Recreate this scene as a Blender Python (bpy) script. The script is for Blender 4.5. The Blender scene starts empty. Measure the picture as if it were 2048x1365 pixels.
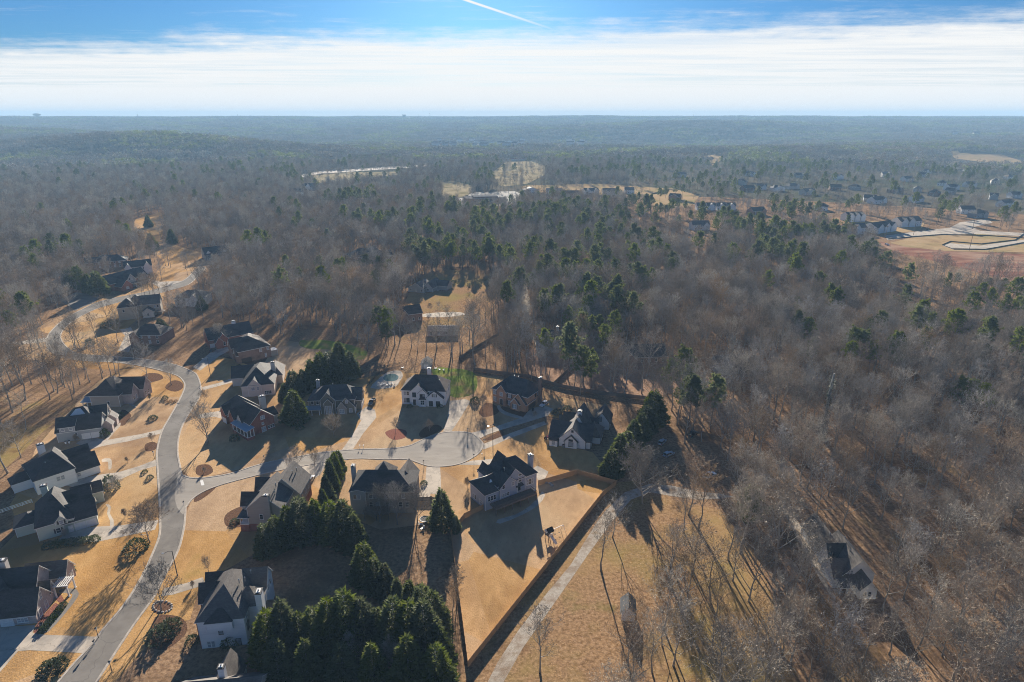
import bpy, bmesh, math, random
from mathutils import Vector, Matrix, noise as mnoise
R = math.radians
sc = bpy.context.scene
# ---------------------------------------------------------------- camera
FPX, CXP, CYP, CAMH = 1251.0, 1024.0, 682.5, 115.0          # photo pixels (2048 wide)
PITCH = math.atan((CYP - 233.0) / FPX)
cam_d = bpy.data.cameras.new('camera'); cam = bpy.data.objects.new('camera', cam_d)
sc.collection.objects.link(cam); sc.camera = cam
cam_d.sensor_width = 36.0; cam_d.lens = 36.0 * FPX / 2048.0
cam_d.clip_start = 0.5; cam_d.clip_end = 60000
cam.location = (0, 0, CAMH); cam.rotation_euler = (math.pi / 2 - PITCH, 0, 0)
# ---------------------------------------------------------------- sun, sky, exposure
SUN_EL, SUN_AZ = R(17.5), R(-3.0)                # azimuth from +Y, clockwise
sun_dir = Vector((math.sin(SUN_AZ) * math.cos(SUN_EL), math.cos(SUN_AZ) * math.cos(SUN_EL), math.sin(SUN_EL)))
sd = bpy.data.lights.new('sun', 'SUN'); sun = bpy.data.objects.new('sun', sd); sc.collection.objects.link(sun)
sd.energy = 5.0; sd.angle = R(0.5); sd.color = (1.0, 0.91, 0.78)
sun.rotation_euler = (-sun_dir).to_track_quat('-Z', 'Y').to_euler(); sun.location = (0, 0, 400)
EXPOSURE = 1.45
HAZE_COL, HAZE_DENS, HAZE_ANI, HAZE_Z0, HAZE_Z1 = (0.42, 0.70, 1.0, 1), 1.5e-4, -0.02, -60.0, 176.0
vs = sc.view_settings
vs.view_transform = 'Standard'; vs.look = 'None'; vs.exposure = EXPOSURE; vs.gamma = 1.0; vs.use_curve_mapping = False
sc.cycles.max_bounces = 5; sc.cycles.diffuse_bounces = 2; sc.cycles.glossy_bounces = 2
sc.cycles.transmission_bounces = 3; sc.cycles.volume_bounces = 0; sc.cycles.transparent_max_bounces = 6
sc.cycles.use_denoising = True; sc.cycles.denoising_prefilter = 'NONE'; sc.cycles.filter_width = 1.0

world = bpy.data.worlds.new('World'); sc.world = world; world.use_nodes = True
def build_world():
    nt = world.node_tree; nt.nodes.clear(); N = nt.nodes.new; L = nt.links.new
    def math_(op, a, b=None, c=None):
        n = N('ShaderNodeMath'); n.operation = op
        for i, v in enumerate((a, b, c)):
            if v is None: continue
            if isinstance(v, (int, float)): n.inputs[i].default_value = v
            else: L(v, n.inputs[i])
        return n.outputs[0]
    def maprange(v, a, b, c=0.0, d=1.0):
        n = N('ShaderNodeMapRange'); n.interpolation_type = 'SMOOTHSTEP'; L(v, n.inputs[0])
        for i, q in enumerate((a, b, c, d)): n.inputs[i + 1].default_value = q
        return n.outputs[0]
    out = N('ShaderNodeOutputWorld'); bg = N('ShaderNodeBackground'); L(bg.outputs[0], out.inputs[0])
    sky = N('ShaderNodeTexSky'); sky.sky_type = 'NISHITA'; sky.sun_disc = False
    sky.sun_elevation = SUN_EL; sky.sun_rotation = SUN_AZ; sky.altitude = 0
    sky.air_density = 1.0; sky.dust_density = 0.3; sky.ozone_density = 3.0
    tint = N('ShaderNodeMix'); tint.data_type = 'RGBA'; tint.blend_type = 'MULTIPLY'; tint.inputs[0].default_value = 1.0
    L(sky.outputs[0], tint.inputs[6]); tint.inputs[7].default_value = SKY_TINT
    tc = N('ShaderNodeTexCoord'); sep = N('ShaderNodeSeparateXYZ'); L(tc.outputs['Generated'], sep.inputs[0])
    x, y, z = sep.outputs
    zc = math_('MAXIMUM', z, 0.004)
    px, py = math_('DIVIDE', x, zc), math_('DIVIDE', y, zc)          # where the ray meets a cloud layer
    comb = N('ShaderNodeCombineXYZ'); L(px, comb.inputs[0]); L(py, comb.inputs[1])
    def ntex(scale, sx, sy, rot=0.0, detail=6.0, rough=0.6):
        m = N('ShaderNodeMapping'); L(comb.outputs[0], m.inputs[0])
        m.inputs['Rotation'].default_value = (0, 0, rot); m.inputs['Scale'].default_value = (sx, sy, 1)
        n = N('ShaderNodeTexNoise'); L(m.outputs[0], n.inputs[0])
        n.inputs['Scale'].default_value = scale; n.inputs['Detail'].default_value = detail; n.inputs['Roughness'].default_value = rough
        return n.outputs[0]
    n1 = ntex(0.45, 0.5, 1.2, R(14), 9, .7); n2 = ntex(1.3, 0.45, 1.4, R(24), 10, .72); n3 = ntex(0.6, 0.35, 1.3, R(-9), 7, .65)
    # front edge of the sheet of cloud: nearer on the right
    edge = math_('ADD', py, math_('MULTIPLY', px, 0.23))
    e2 = math_('ADD', edge, math_('MULTIPLY', math_('SUBTRACT', n1, 0.5), 4.2))
    e3 = math_('ADD', e2, math_('MULTIPLY', math_('SUBTRACT', n2, 0.5), 3.2))
    dm = N('ShaderNodeMapping'); L(tc.outputs['Generated'], dm.inputs[0]); dm.inputs['Scale'].default_value = (1, 1, 4.5); dm.inputs['Rotation'].default_value = (0, R(7), 0)
    dn = N('ShaderNodeTexNoise'); L(dm.outputs[0], dn.inputs[0]); dn.inputs['Scale'].default_value = 11; dn.inputs['Detail'].default_value = 10; dn.inputs['Roughness'].default_value = .68
    e3 = math_('ADD', e3, math_('MULTIPLY', math_('SUBTRACT', dn.outputs[0], 0.5), 5.0))
    deck = maprange(e3, 7.3, 10.8)
    gaps = maprange(n3, 0.30, 0.60, 0.72, 1.0)
    far = maprange(py, 14.0, 26.0)
    gaps2 = math_('MAXIMUM', gaps, far)
    wisp = math_('MULTIPLY', maprange(n2, 0.54, 0.78), 0.5)  # thin cirrus, carried over the unseen dome as added neutral fill light
    # contrail: a thin straight streak
    a = Vector(CONTRAIL[0]); b = Vector(CONTRAIL[1]); nrm = a.cross(b).normalized(); mid = (a + b).normalized()
    vd = N('ShaderNodeVectorMath'); vd.operation = 'DOT_PRODUCT'; L(tc.outputs['Generated'], vd.inputs[0]); vd.inputs[1].default_value = nrm
    al = b - a; al.normalize()
    vt = N('ShaderNodeVectorMath'); vt.operation = 'DOT_PRODUCT'; L(tc.outputs['Generated'], vt.inputs[0]); vt.inputs[1].default_value = al
    tb = b.dot(al); ta = a.dot(al)
    trail = math_('MULTIPLY', maprange(math_('ABSOLUTE', vd.outputs['Value']), 0.0006, 0.0022, 1.0, 0.0),
                  maprange(vt.outputs['Value'], ta, tb + 0.02, 1.0, 0.0))
    front = maprange(y, 0.0, 0.3)
    mask = math_('MULTIPLY', deck, gaps2)
    mask = math_('MAXIMUM', mask, wisp)
    mask = math_('MAXIMUM', mask, math_('MULTIPLY', trail, front))
    cl = N('ShaderNodeMix'); cl.data_type = 'RGBA'; L(mask, cl.inputs[0]); L(tint.outputs[2], cl.inputs[6])
    cl.inputs[7].default_value = CLOUD
    L(cl.outputs[2], bg.inputs[0]); bg.inputs[1].default_value = SKY_STRENGTH
SKY_TINT = (0.12, 0.265, 0.445, 1); CLOUD = (5.0, 4.95, 4.85, 1); SKY_STRENGTH = 0.072
def pix_dir(px, py):
    u = (px - CXP) / FPX; v = (py - CYP) / FPX
    return Vector((u, math.cos(PITCH) - v * math.sin(PITCH), -math.sin(PITCH) - v * math.cos(PITCH))).normalized()
CONTRAIL = (pix_dir(930, 0), pix_dir(1150, 74))
build_world()

# ---------------------------------------------------------------- helpers
def G(px, py, z=0.0):
    """photo pixel -> point at height z (the ground it touches)"""
    u = (px - CXP) / FPX; v = (py - CYP) / FPX
    dy = math.cos(PITCH) - v * math.sin(PITCH); dz = -math.sin(PITCH) - v * math.cos(PITCH)
    t = (z - CAMH) / dz
    return Vector((u * t, dy * t, z))
def PX(x, y, z=0.0):
    zz = z - CAMH
    f = y * math.cos(PITCH) - zz * math.sin(PITCH); d = -y * math.sin(PITCH) - zz * math.cos(PITCH)
    if f < 1: return (-9999, 9999)
    return (CXP + FPX * x / f, CYP + FPX * d / f)
COL = sc.collection
def obj(name, mesh, parent=None, loc=(0, 0, 0), rz=0.0, scale=None):
    o = bpy.data.objects.new(name, mesh); COL.objects.link(o)
    if parent: o.parent = parent
    o.location = loc
    if rz: o.rotation_euler = (0, 0, rz)
    if scale is not None: o.scale = scale if hasattr(scale, '__len__') else (scale,) * 3
    return o
def tag(o, label=None, cat=None, group=None, kind=None):
    if label: o['label'] = label
    if cat: o['category'] = cat
    if group: o['group'] = group
    if kind: o['kind'] = kind
    return o
def thing(name, label, cat, loc=(0, 0, 0), rz=0.0, group=None):
    o = obj(name, None, None, loc, rz); o.empty_display_size = 0.5
    return tag(o, label, cat, group)
class MB:
    """collects faces for one mesh"""
    def __init__(s): s.v = []; s.f = []; s.m = []; s.mats = []
    def mi(s, mat):
        if mat not in s.mats: s.mats.append(mat)
        return s.mats.index(mat)
    def face(s, pts, mat):
        i = len(s.v); s.v.extend([tuple(p) for p in pts]); s.f.append(tuple(range(i, i + len(pts)))); s.m.append(s.mi(mat))
    def quad_strip(s, A, B, mat):
        for i in range(len(A) - 1): s.face((A[i], A[i + 1], B[i + 1], B[i]), mat)
    def box(s, x0, x1, y0, y1, z0, z1, mat, M=None):
        p = [Vector((x, y, z)) for z in (z0, z1) for y in (y0, y1) for x in (x0, x1)]
        if M is not None: p = [M @ q for q in p]
        for q in ((0, 2, 3, 1), (4, 5, 7, 6), (0, 1, 5, 4), (1, 3, 7, 5), (3, 2, 6, 7), (2, 0, 4, 6)):
            s.face([p[k] for k in q], mat)
    def tube(s, pts, rads, n, mat, cap=True):
        pts = [Vector(p) for p in pts]; rings = []
        for i, p in enumerate(pts):
            d = (pts[min(i + 1, len(pts) - 1)] - pts[max(i - 1, 0)]).normalized()
            a = d.orthogonal().normalized(); b = d.cross(a)
            i0 = len(s.v)
            for k in range(n):
                t = 2 * math.pi * k / n
                s.v.append(tuple(p + (a * math.cos(t) + b * math.sin(t)) * rads[i]))
            rings.append(i0)
        m = s.mi(mat)
        for i in range(len(rings) - 1):
            # rings of orthogonal() may twist; pick the nearest offset
            r0, r1 = rings[i], rings[i + 1]
            off = min(range(n), key=lambda k: (Vector(s.v[r1 + k]) - Vector(s.v[r0]) - (pts[i + 1] - pts[i])).length)
            for k in range(n):
                s.f.append((r0 + k, r0 + (k + 1) % n, r1 + (k + 1 + off) % n, r1 + (k + off) % n)); s.m.append(m)
        if cap:
            s.f.append(tuple(rings[-1] + k for k in range(n))); s.m.append(m)
            s.f.append(tuple(rings[0] + k for k in reversed(range(n)))); s.m.append(m)
    def mesh(s, name, smooth=False):
        me = bpy.data.meshes.new(name); me.from_pydata(s.v, [], s.f)
        for m in s.mats: me.materials.append(m)
        me.polygons.foreach_set('material_index', s.m)
        if smooth: me.polygons.foreach_set('use_smooth', [True] * len(s.f))
        me.update(); return me
# ---------------------------------------------------------------- materials
MATS = {}
def mat(name, c1, c2=None, scale=1.0, rough=0.85, bump=0.0, c3=None, scale3=0.1, spec=0.3, metal=0.0, rand=0.0, trans=0.0, stretch=None, detail=5.0, bscale=None, coat=0.0, extra=(), cracks=None, lots=0.0):
    if name in MATS: return MATS[name]
    m = bpy.data.materials.new(name); m.use_nodes = True; nt = m.node_tree; N = nt.nodes.new; L = nt.links.new
    b = nt.nodes['Principled BSDF']; out = nt.nodes['Material Output']
    b.inputs['Roughness'].default_value = rough; b.inputs['Metallic'].default_value = metal
    b.inputs['Specular IOR Level'].default_value = spec
    if coat: b.inputs['Coat Weight'].default_value = coat
    col = None
    def rgb(c):
        n = N('ShaderNodeRGB'); n.outputs[0].default_value = (*c, 1); return n.outputs[0]
    def mix(f, a, c, mode='MIX'):
        n = N('ShaderNodeMix'); n.data_type = 'RGBA'; n.blend_type = mode
        if isinstance(f, float): n.inputs[0].default_value = f
        else: L(f, n.inputs[0])
        L(a, n.inputs[6]); L(c, n.inputs[7]); return n.outputs[2]
    tc = N('ShaderNodeTexCoord')
    vec = tc.outputs['Object']
    if stretch:
        mp = N('ShaderNodeMapping'); L(vec, mp.inputs[0]); mp.inputs['Scale'].default_value = stretch; vec = mp.outputs[0]
    def nz(sca, det=detail, lo=0.35, hi=0.65):
        n = N('ShaderNodeTexNoise'); L(vec, n.inputs[0]); n.inputs['Scale'].default_value = sca; n.inputs['Detail'].default_value = det
        n.inputs['Roughness'].default_value = 0.62
        r = N('ShaderNodeMapRange'); L(n.outputs[0], r.inputs[0]); r.inputs[1].default_value = lo; r.inputs[2].default_value = hi
        return r.outputs[0]
    col = rgb(c1)
    if c2: col = mix(nz(scale), col, rgb(c2))
    if c3: col = mix(nz(scale3, 4.0, 0.48, 0.66), col, rgb(c3))
    for cc, sca, lo, hi, amt in extra:
        f = nz(sca, 5.0, lo, hi); mm_ = N('ShaderNodeMath'); mm_.operation = 'MULTIPLY'; mm_.use_clamp = True; L(f, mm_.inputs[0]); mm_.inputs[1].default_value = amt
        col = mix(mm_.outputs[0], col, rgb(cc))
    if lots:
        lv = N('ShaderNodeTexVoronoi'); L(tc.outputs['Object'], lv.inputs['Vector']); lv.inputs['Scale'].default_value = lots; ls = N('ShaderNodeSeparateColor'); L(lv.outputs['Color'], ls.inputs[0])
        lm = N('ShaderNodeMapRange'); L(ls.outputs[0], lm.inputs[0]); lm.inputs[3].default_value = .9; lm.inputs[4].default_value = 1.07; lm2 = N('ShaderNodeMapRange'); L(ls.outputs[1], lm2.inputs[0]); lm2.inputs[3].default_value = .8; lm2.inputs[4].default_value = 1.05
        lh = N('ShaderNodeHueSaturation'); L(col, lh.inputs['Color']); L(lm.outputs[0], lh.inputs['Value']); L(lm2.outputs[0], lh.inputs['Saturation']); col = lh.outputs[0]
    if cracks:
        wn = N('ShaderNodeTexNoise'); L(vec, wn.inputs[0]); wn.inputs['Scale'].default_value = .35; wa = N('ShaderNodeVectorMath'); wa.operation = 'SCALE'; L(wn.outputs['Color'], wa.inputs[0]); wa.inputs['Scale'].default_value = 3.0
        wb = N('ShaderNodeVectorMath'); L(vec, wb.inputs[0]); L(wa.outputs[0], wb.inputs[1])
        vo = N('ShaderNodeTexVoronoi'); vo.feature = 'DISTANCE_TO_EDGE'; L(wb.outputs[0], vo.inputs['Vector']); vo.inputs['Scale'].default_value = cracks[0]
        mr = N('ShaderNodeMapRange'); L(vo.outputs['Distance'], mr.inputs[0]); mr.inputs[1].default_value = 0; mr.inputs[2].default_value = cracks[1]; mr.inputs[3].default_value = cracks[2]; mr.inputs[4].default_value = 0
        col = mix(mr.outputs[0], col, rgb(cracks[3]))
    if rand:
        oi = N('ShaderNodeObjectInfo'); mr = N('ShaderNodeMapRange'); L(oi.outputs['Random'], mr.inputs[0])
        mr.inputs[3].default_value = 1 - rand; mr.inputs[4].default_value = 1 + rand
        hs = N('ShaderNodeHueSaturation'); L(col, hs.inputs['Color']); L(mr.outputs[0], hs.inputs['Value'])
        ms = N('ShaderNodeMath'); ms.operation = 'FRACT'; mm = N('ShaderNodeMath'); mm.operation = 'MULTIPLY'; mm.inputs[1].default_value = 7.31
        L(oi.outputs['Random'], mm.inputs[0]); L(mm.outputs[0], ms.inputs[0])
        m2 = N('ShaderNodeMapRange'); L(ms.outputs[0], m2.inputs[0]); m2.inputs[3].default_value = 1 - rand * 1.2; m2.inputs[4].default_value = 1 + rand * 1.2
        L(m2.outputs[0], hs.inputs['Saturation']); col = hs.outputs[0]
    L(col, b.inputs['Base Color'])
    if bump:
        n = N('ShaderNodeTexNoise'); L(vec, n.inputs[0]); n.inputs['Scale'].default_value = bscale or scale * 2; n.inputs['Detail'].default_value = 4
        bp = N('ShaderNodeBump'); bp.inputs['Strength'].default_value = bump; bp.inputs['Distance'].default_value = 0.3
        L(n.outputs[0], bp.inputs['Height']); L(bp.outputs[0], b.inputs['Normal'])
    if trans:
        t = N('ShaderNodeBsdfTranslucent'); L(col, t.inputs[0]); mx = N('ShaderNodeMixShader'); mx.inputs[0].default_value = trans
        L(b.outputs[0], mx.inputs[1]); L(t.outputs[0], mx.inputs[2]); L(mx.outputs[0], out.inputs[0])
    MATS[name] = m; return m
M_bark = mat('bark', (0.24, 0.215, 0.185), (0.37, 0.34, 0.30), 2.0, 0.95, rand=0.2, stretch=(1, 1, .2))
M_twig = mat('twigs', (0.25, 0.222, 0.185), (0.37, 0.33, 0.28), 0.3, 0.7, rand=0.4, spec=.12)
M_twigr = mat('twigs_russet', (0.25, 0.19, 0.13), (0.34, 0.26, 0.18), 0.3, 0.7, rand=0.3, spec=.12)
M_twigp = mat('twigs_pale', (0.42, 0.375, 0.30), (0.52, 0.47, 0.39), 0.3, 0.7, rand=0.15, spec=.12)
M_palebark = mat('pale_bark', (0.30, 0.28, 0.25), (0.42, 0.39, 0.35), 1.0, 0.9, rand=0.15)
M_pine = mat('pine_needles', (0.105, 0.135, 0.03), (0.17, 0.19, 0.045), 0.5, 0.7, rand=0.25, trans=0.42)
M_pinebark = mat('pine_bark', (0.16, 0.105, 0.075), (0.24, 0.165, 0.12), 2.0, 0.95, rand=0.15, stretch=(1, 1, .2))
M_cyp = mat('cypress_foliage', (0.066, 0.09, 0.022), (0.135, 0.152, 0.038), 0.8, 0.75, rand=0.25, trans=0.4)
M_shrub = mat('shrub_leaves', (0.05, 0.075, 0.025), (0.10, 0.115, 0.04), 2.0, 0.7, rand=0.3, trans=0.2)
M_straw = mat('dry_leaves', (0.25, 0.15, 0.075), (0.36, 0.23, 0.12), 2.0, 0.85, rand=0.2, trans=0.15)
M_lawn = mat('dormant_lawn', (0.45, 0.262, 0.106), (0.53, 0.32, 0.14), 0.5, 0.95, bump=0.4, c3=(0.33, 0.185, 0.075), scale3=0.06, bscale=3.0, stretch=(1, .5, 1), spec=0, lots=.028, extra=[((0.53, 0.36, 0.18), .035, .52, .68, .7), ((0.26, 0.16, 0.07), .11, .58, .72, .6), ((0.25, 0.22, 0.07), .05, .62, .74, .55), ((0.22, 0.12, 0.055), 1.6, .60, .68, .45), ((0.55, 0.36, 0.17), 2.2, .6, .7, .5)])
M_green = mat('green_lawn', (0.14, 0.20, 0.035), (0.22, 0.26, 0.055), 0.5, 0.95, bump=0.3, c3=(0.30, 0.22, 0.09), scale3=0.12, bscale=3.0, spec=0)
M_litter = mat('leaf_litter', (0.17, 0.10, 0.055), (0.41, 0.265, 0.155), 1.0, 0.95, bump=0.25, c3=(0.15, 0.09, 0.05), scale3=0.05, bscale=2.0, spec=0, detail=8, extra=[((0.52, 0.34, 0.20), 1.7, .58, .68, .6), ((0.20, 0.17, 0.06), .03, .6, .75, .5)])
M_field = mat('dry_field', (0.17, 0.098, 0.048), (0.40, 0.25, 0.135), 1.1, 0.95, bump=0.22, c3=(0.27, 0.20, 0.07), scale3=0.03, bscale=2.2, detail=8, spec=0, extra=[((0.50, 0.33, 0.19), 1.9, .56, .66, .7), ((0.16, 0.09, 0.045), .14, .56, .7, .7), ((0.17, 0.16, 0.045), .045, .6, .72, .7), ((0.38, 0.25, 0.11), .02, .5, .65, .6)])
M_mulch = mat('mulch', (0.10, 0.055, 0.035), (0.19, 0.11, 0.07), 2.5, 0.95, bump=0.5, bscale=5.0, spec=0)
M_redmulch = mat('red_mulch', (0.22, 0.085, 0.06), (0.30, 0.14, 0.10), 2.5, 0.95, bump=0.5, bscale=5.0, spec=0)
M_road = mat('asphalt', (0.19, 0.17, 0.148), (0.24, 0.218, 0.19), 0.25, 0.9, c3=(0.155, 0.138, 0.12), scale3=0.08, bump=0.1, bscale=8, spec=.05, cracks=(.07, .010, .45, (0.09, 0.085, 0.08)), extra=[((0.28, 0.255, 0.225), .05, .5, .62, .6), ((0.11, 0.10, 0.09), .6, .64, .72, .6)])
M_court = mat('worn_asphalt', (0.31, 0.275, 0.232), (0.375, 0.335, 0.285), 0.3, 0.9, c3=(0.29, 0.26, 0.225), scale3=0.1, bump=0.1, bscale=8, spec=.05, stretch=(.35, 1, 1), cracks=(.05, .008, .35, (0.16, 0.145, 0.13)), extra=[((0.24, 0.215, 0.19), .5, .58, .7, .7), ((0.20, 0.18, 0.16), 1.2, .66, .72, .6)])
M_conc = mat('concrete', (0.54, 0.465, 0.375), (0.46, 0.395, 0.32), 0.3, 0.9, c3=(0.34, 0.295, 0.245), scale3=0.15, spec=.05, cracks=(.16, .010, .7, (0.20, 0.17, 0.14)), extra=[((0.25, 0.21, 0.17), .5, .62, .74, .6)])
M_kerb = mat('kerb_concrete', (0.50, 0.44, 0.37), (0.36, 0.315, 0.265), 0.8, 0.9, spec=.05)
M_gravel = mat('gravel', (0.36, 0.31, 0.25), (0.47, 0.41, 0.34), 1.5, 0.95, bump=0.4, c3=(0.27, 0.20, 0.14), scale3=0.2, bscale=6, spec=0, extra=[((0.24, 0.165, 0.09), .35, .56, .68, .8)])
M_clay = mat('red_clay', (0.17, 0.065, 0.042), (0.33, 0.17, 0.115), 0.16, 0.95, bump=0.6, c3=(0.42, 0.29, 0.20), scale3=0.03, bscale=0.2, stretch=(.35, 1, 1), spec=0)
M_sand = mat('bare_soil', (0.38, 0.255, 0.13), (0.45, 0.32, 0.18), 0.05, 0.95, c3=(0.30, 0.245, 0.105), scale3=0.03, bump=0.2, spec=0, extra=[((0.26, 0.15, 0.085), .06, .55, .68, .6)])
M_farwood = mat('far_wood_floor', (0.10, 0.09, 0.065), (0.15, 0.125, 0.09), 0.02, 0.95, c3=(0.06, 0.075, 0.04), scale3=0.004, spec=0)
M_meadow = mat('meadow', (0.34, 0.275, 0.165), (0.41, 0.335, 0.21), 0.05, 0.95, c3=(0.21, 0.175, 0.08), scale3=0.03, spec=0, extra=[((0.17, 0.12, 0.06), .04, .55, .7, .7)])

# ---------------------------------------------------------------- terrain
rnd = random.Random(11)
def hill(x, y):
    """gently rolling far country; level round the camera and the estate"""
    d = math.hypot(x, y)
    k = min(max((d - 1500) / 1100, 0), 1); k = k * k * (3 - 2 * k)
    if k <= 0: return 0.0
    n = mnoise.noise(Vector((x / 1500, y / 900, 3.1))) * 36 + mnoise.noise(Vector((x / 520, y / 420, 9.0))) * 13
    q = min(max((d - 2600) / 3700, 0), 1); q = q * q * (3 - 2 * q); rise = 96 * q               # the wooded ridge on the skyline
    left = 52 * math.exp(-(((x + 1150) / 520) ** 2 + ((y - 2050) / 240) ** 2))       # wooded hill, left
    left += 45 * math.exp(-(((x + 2300) / 700) ** 2 + ((y - 2700) / 420) ** 2)) + 40 * math.exp(-(((x - 900) / 900) ** 2 + ((y - 3900) / 420) ** 2))
    return k * (n * (1 - .6 * q) + rise - 4 + 5 * q * mnoise.noise(Vector((x / 330, y / 330, 4)))) + left * min(max((d - 1450) / 350, 0), 1)
def build_ground():
    mb = MB(); rings = []; radii = [0, 60, 90]
    r = 90
    while r < 1200: r += 40; radii.append(r)
    while r < 9000: r *= 1.04; radii.append(r)

    angs = [R(a) for a in [x * 0.75 - 60 for x in range(161)] + list(range(66, 300, 6))]
    n = len(angs)
    for r in radii:
        rings.append(len(mb.v))
        for a in angs:
            x, y = r * math.sin(a), r * math.cos(a)
            h = hill(x, y)
            mb.v.append((x, y, h))
    a1, a2 = mb.mi(M_litter), mb.mi(M_farwood)
    for i in range(len(radii) - 1):
        for k in range(n):
            q = (rings[i] + k, rings[i + 1] + k, rings[i + 1] + (k + 1) % n, rings[i] + (k + 1) % n)
            if i == 0: q = (q[0], q[2], q[1])[::-1] if False else (rings[0] + k, rings[1] + k, rings[1] + (k + 1) % n)
            mb.f.append(tuple(reversed(q))); mb.m.append(a1 if radii[i] < 1000 else a2)
    me = mb.mesh('ground', True)
    return tag(obj('ground', me), 'leaf strewn brown ground rolling out to the horizon', kind='structure')
GROUND = build_ground(); HAZE_Z0 = min(v.co.z for v in GROUND.data.vertices) - 1.0
def smooth_poly(pts, closed=True, n=4):
    out = []; m = len(pts)
    for i in range(m if closed else m - 1):
        if closed: p0, p1, p2, p3 = pts[i - 1], pts[i], pts[(i + 1) % m], pts[(i + 2) % m]
        else: p0, p1, p2, p3 = pts[max(i - 1, 0)], pts[i], pts[i + 1], pts[min(i + 2, m - 1)]
        for k in range(n):
            t = k / n
            out.append(tuple(0.5 * (2 * p1[j] + (p2[j] - p0[j]) * t + (2 * p0[j] - 5 * p1[j] + 4 * p2[j] - p3[j]) * t * t + (3 * p1[j] - p0[j] - 3 * p2[j] + p3[j]) * t ** 3) for j in (0, 1)))
    if not closed: out.append(tuple(pts[-1]))
    return out
CLEAR = []           # pixel polygons (of ground points) where no wild tree grows
def inpoly(x, y, P):
    c = False; j = len(P) - 1
    for i in range(len(P)):
        xi, yi = P[i]; xj, yj = P[j]
        if (yi > y) != (yj > y) and x < (xj - xi) * (y - yi) / (yj - yi) + xi: c = not c
        j = i
    return c
def sheet(name, label, pix, m, z, smooth=0, clear=True, kind='structure'):
    """a flat sheet laid on the ground; pix = photo pixels of its outline"""
    P = smooth_poly(pix, True, smooth) if smooth else pix
    w = [G(*p) for p in P]
    if hill(w[0].x, w[0].y) > 0.01 or max(q.length for q in w) > 1500:
        for q in w: q.z = hill(q.x, q.y)
    bm = bmesh.new(); f = bm.faces.new([bm.verts.new((q.x, q.y, q.z + z)) for q in w])
    bm.normal_update()
    if f.normal.z < 0: f.normal_flip()
    bmesh.ops.triangulate(bm, faces=bm.faces[:])
    me = bpy.data.meshes.new(name); bm.to_mesh(me); bm.free(); me.materials.append(m)
    if clear: CLEAR.append(P)
    return tag(obj(name, me), label, kind=kind)
# ---------------------------------------------------------------- lawns, roads, drives (outlines in photo pixels)
road_L = [(116,1365),(142,1334),(178,1295),(208,1257),(249,1209),(283,1155),(305,1108),(319,1070),(320,1034),(319,1000),(315,938),(314,903),(323,865),(337,839),(358,802),(369,776),(366,762),(350,750),(300,736),(240,726),(170,722),(122,715),(98,699),(93,684),(98,668),(123,643),(164,619),(205,602),(287,585),(328,574),(364,563),(386,545),(400,530)]
road_R = [(193,1365),(226,1313),(267,1251),(308,1194),(329,1153),(356,1102),(367,1060),(370,1034),(371,1016),(366,980),(361,938),(355,903),(359,868),(373,835),(394,804),(402,781),(396,755),(384,743),(340,727),(280,718),(220,713),(160,708),(137,698),(121,676),(129,657),(153,638),(191,619),(238,605),(300,592),(340,581),(376,570),(396,553),(412,536)]
court = [(360,930),(366,951),(381,956),(408,956),(459,948),(510,932),(551,922),(596,914),(647,905),(720,899),(776,898),(814,893),(832,886),(851,877),(884,866),(914,864),(943,867),(961,881),(966,891),(959,905),(943,917),(919,928),(889,933),(861,933),(837,926),(814,919),(767,919),(701,918),(612,931),(544,944),(493,956),(442,970),(408,983),(384,999),(371,1016),(366,1030),(350,1000)]
rl = smooth_poly(road_L, False, 4); rr = smooth_poly(road_R, False, 4)
sheet('lawn', 'dormant tan front lawns along the curving road', [(350,750)] + road_L[15:9:-1][::-1][:0] + [(366,762),(369,776),(358,802),(337,839),(323,865),(314,903),(315,938),(319,1000),(320,1034),(319,1070),(305,1108),(283,1155),(249,1209),(208,1257),(178,1295),(142,1334),(116,1365),(60,1420),(-200,1420),(-200,1120),(0,1100),(40,1060),(20,1010),(50,960),(70,900),(120,840),(170,790),(200,760),(255,735),(300,738)], M_lawn, 0.02)
sheet('lawn', 'dormant tan lawns north of the cul-de-sac', [(384,743),(396,755),(402,781),(394,804),(373,835),(359,868),(355,903),(361,938),(381,956),(408,956),(510,932),(596,914),(647,905),(720,899),(776,898),(814,893),(851,877),(884,866),(914,864),(943,867),(1000,850),(1095,832),(1130,840),(1200,830),(1210,812),(1100,790),(1070,770),(940,745),(900,750),(790,745),(700,760),(690,720),(640,690),(600,685),(560,680),(545,700),(520,740),(470,720),(430,712)], M_lawn, 0.02)
sheet('lawn', 'dormant tan lawns south of the cul-de-sac', [(384,999),(408,983),(442,970),(493,956),(544,944),(612,931),(701,918),(767,919),(814,919),(837,926),(861,933),(889,933),(919,928),(943,917),(959,905),(966,891),(1000,882),(1060,862),(1095,850),(1100,885),(1185,905),(1235,962),(1206,992),(936,1335),(902,1072),(890,1045),(840,1050),(760,1060),(640,1010),(560,1080),(470,1130),(400,1170),(380,1240),(330,1250),(230,1365),(193,1365),(226,1313),(267,1251),(308,1194),(329,1153),(356,1102),(367,1060),(370,1034)], M_lawn, 0.02)
sheet('lawn', 'tan lawn strip beside the upper road bend', [(93,684),(40,690),(30,710),(98,730),(200,740),(300,736),(240,726),(170,722),(122,715),(98,699)], M_lawn, 0.02, clear=False)
sheet('lawn', 'tan verge inside the upper road bend', [(137,698),(121,676),(129,657),(153,638),(191,619),(238,605),(290,594),(330,584),(325,600),(250,660),(250,700),(210,712),(160,708)], M_lawn, 0.02, clear=False)
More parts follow.
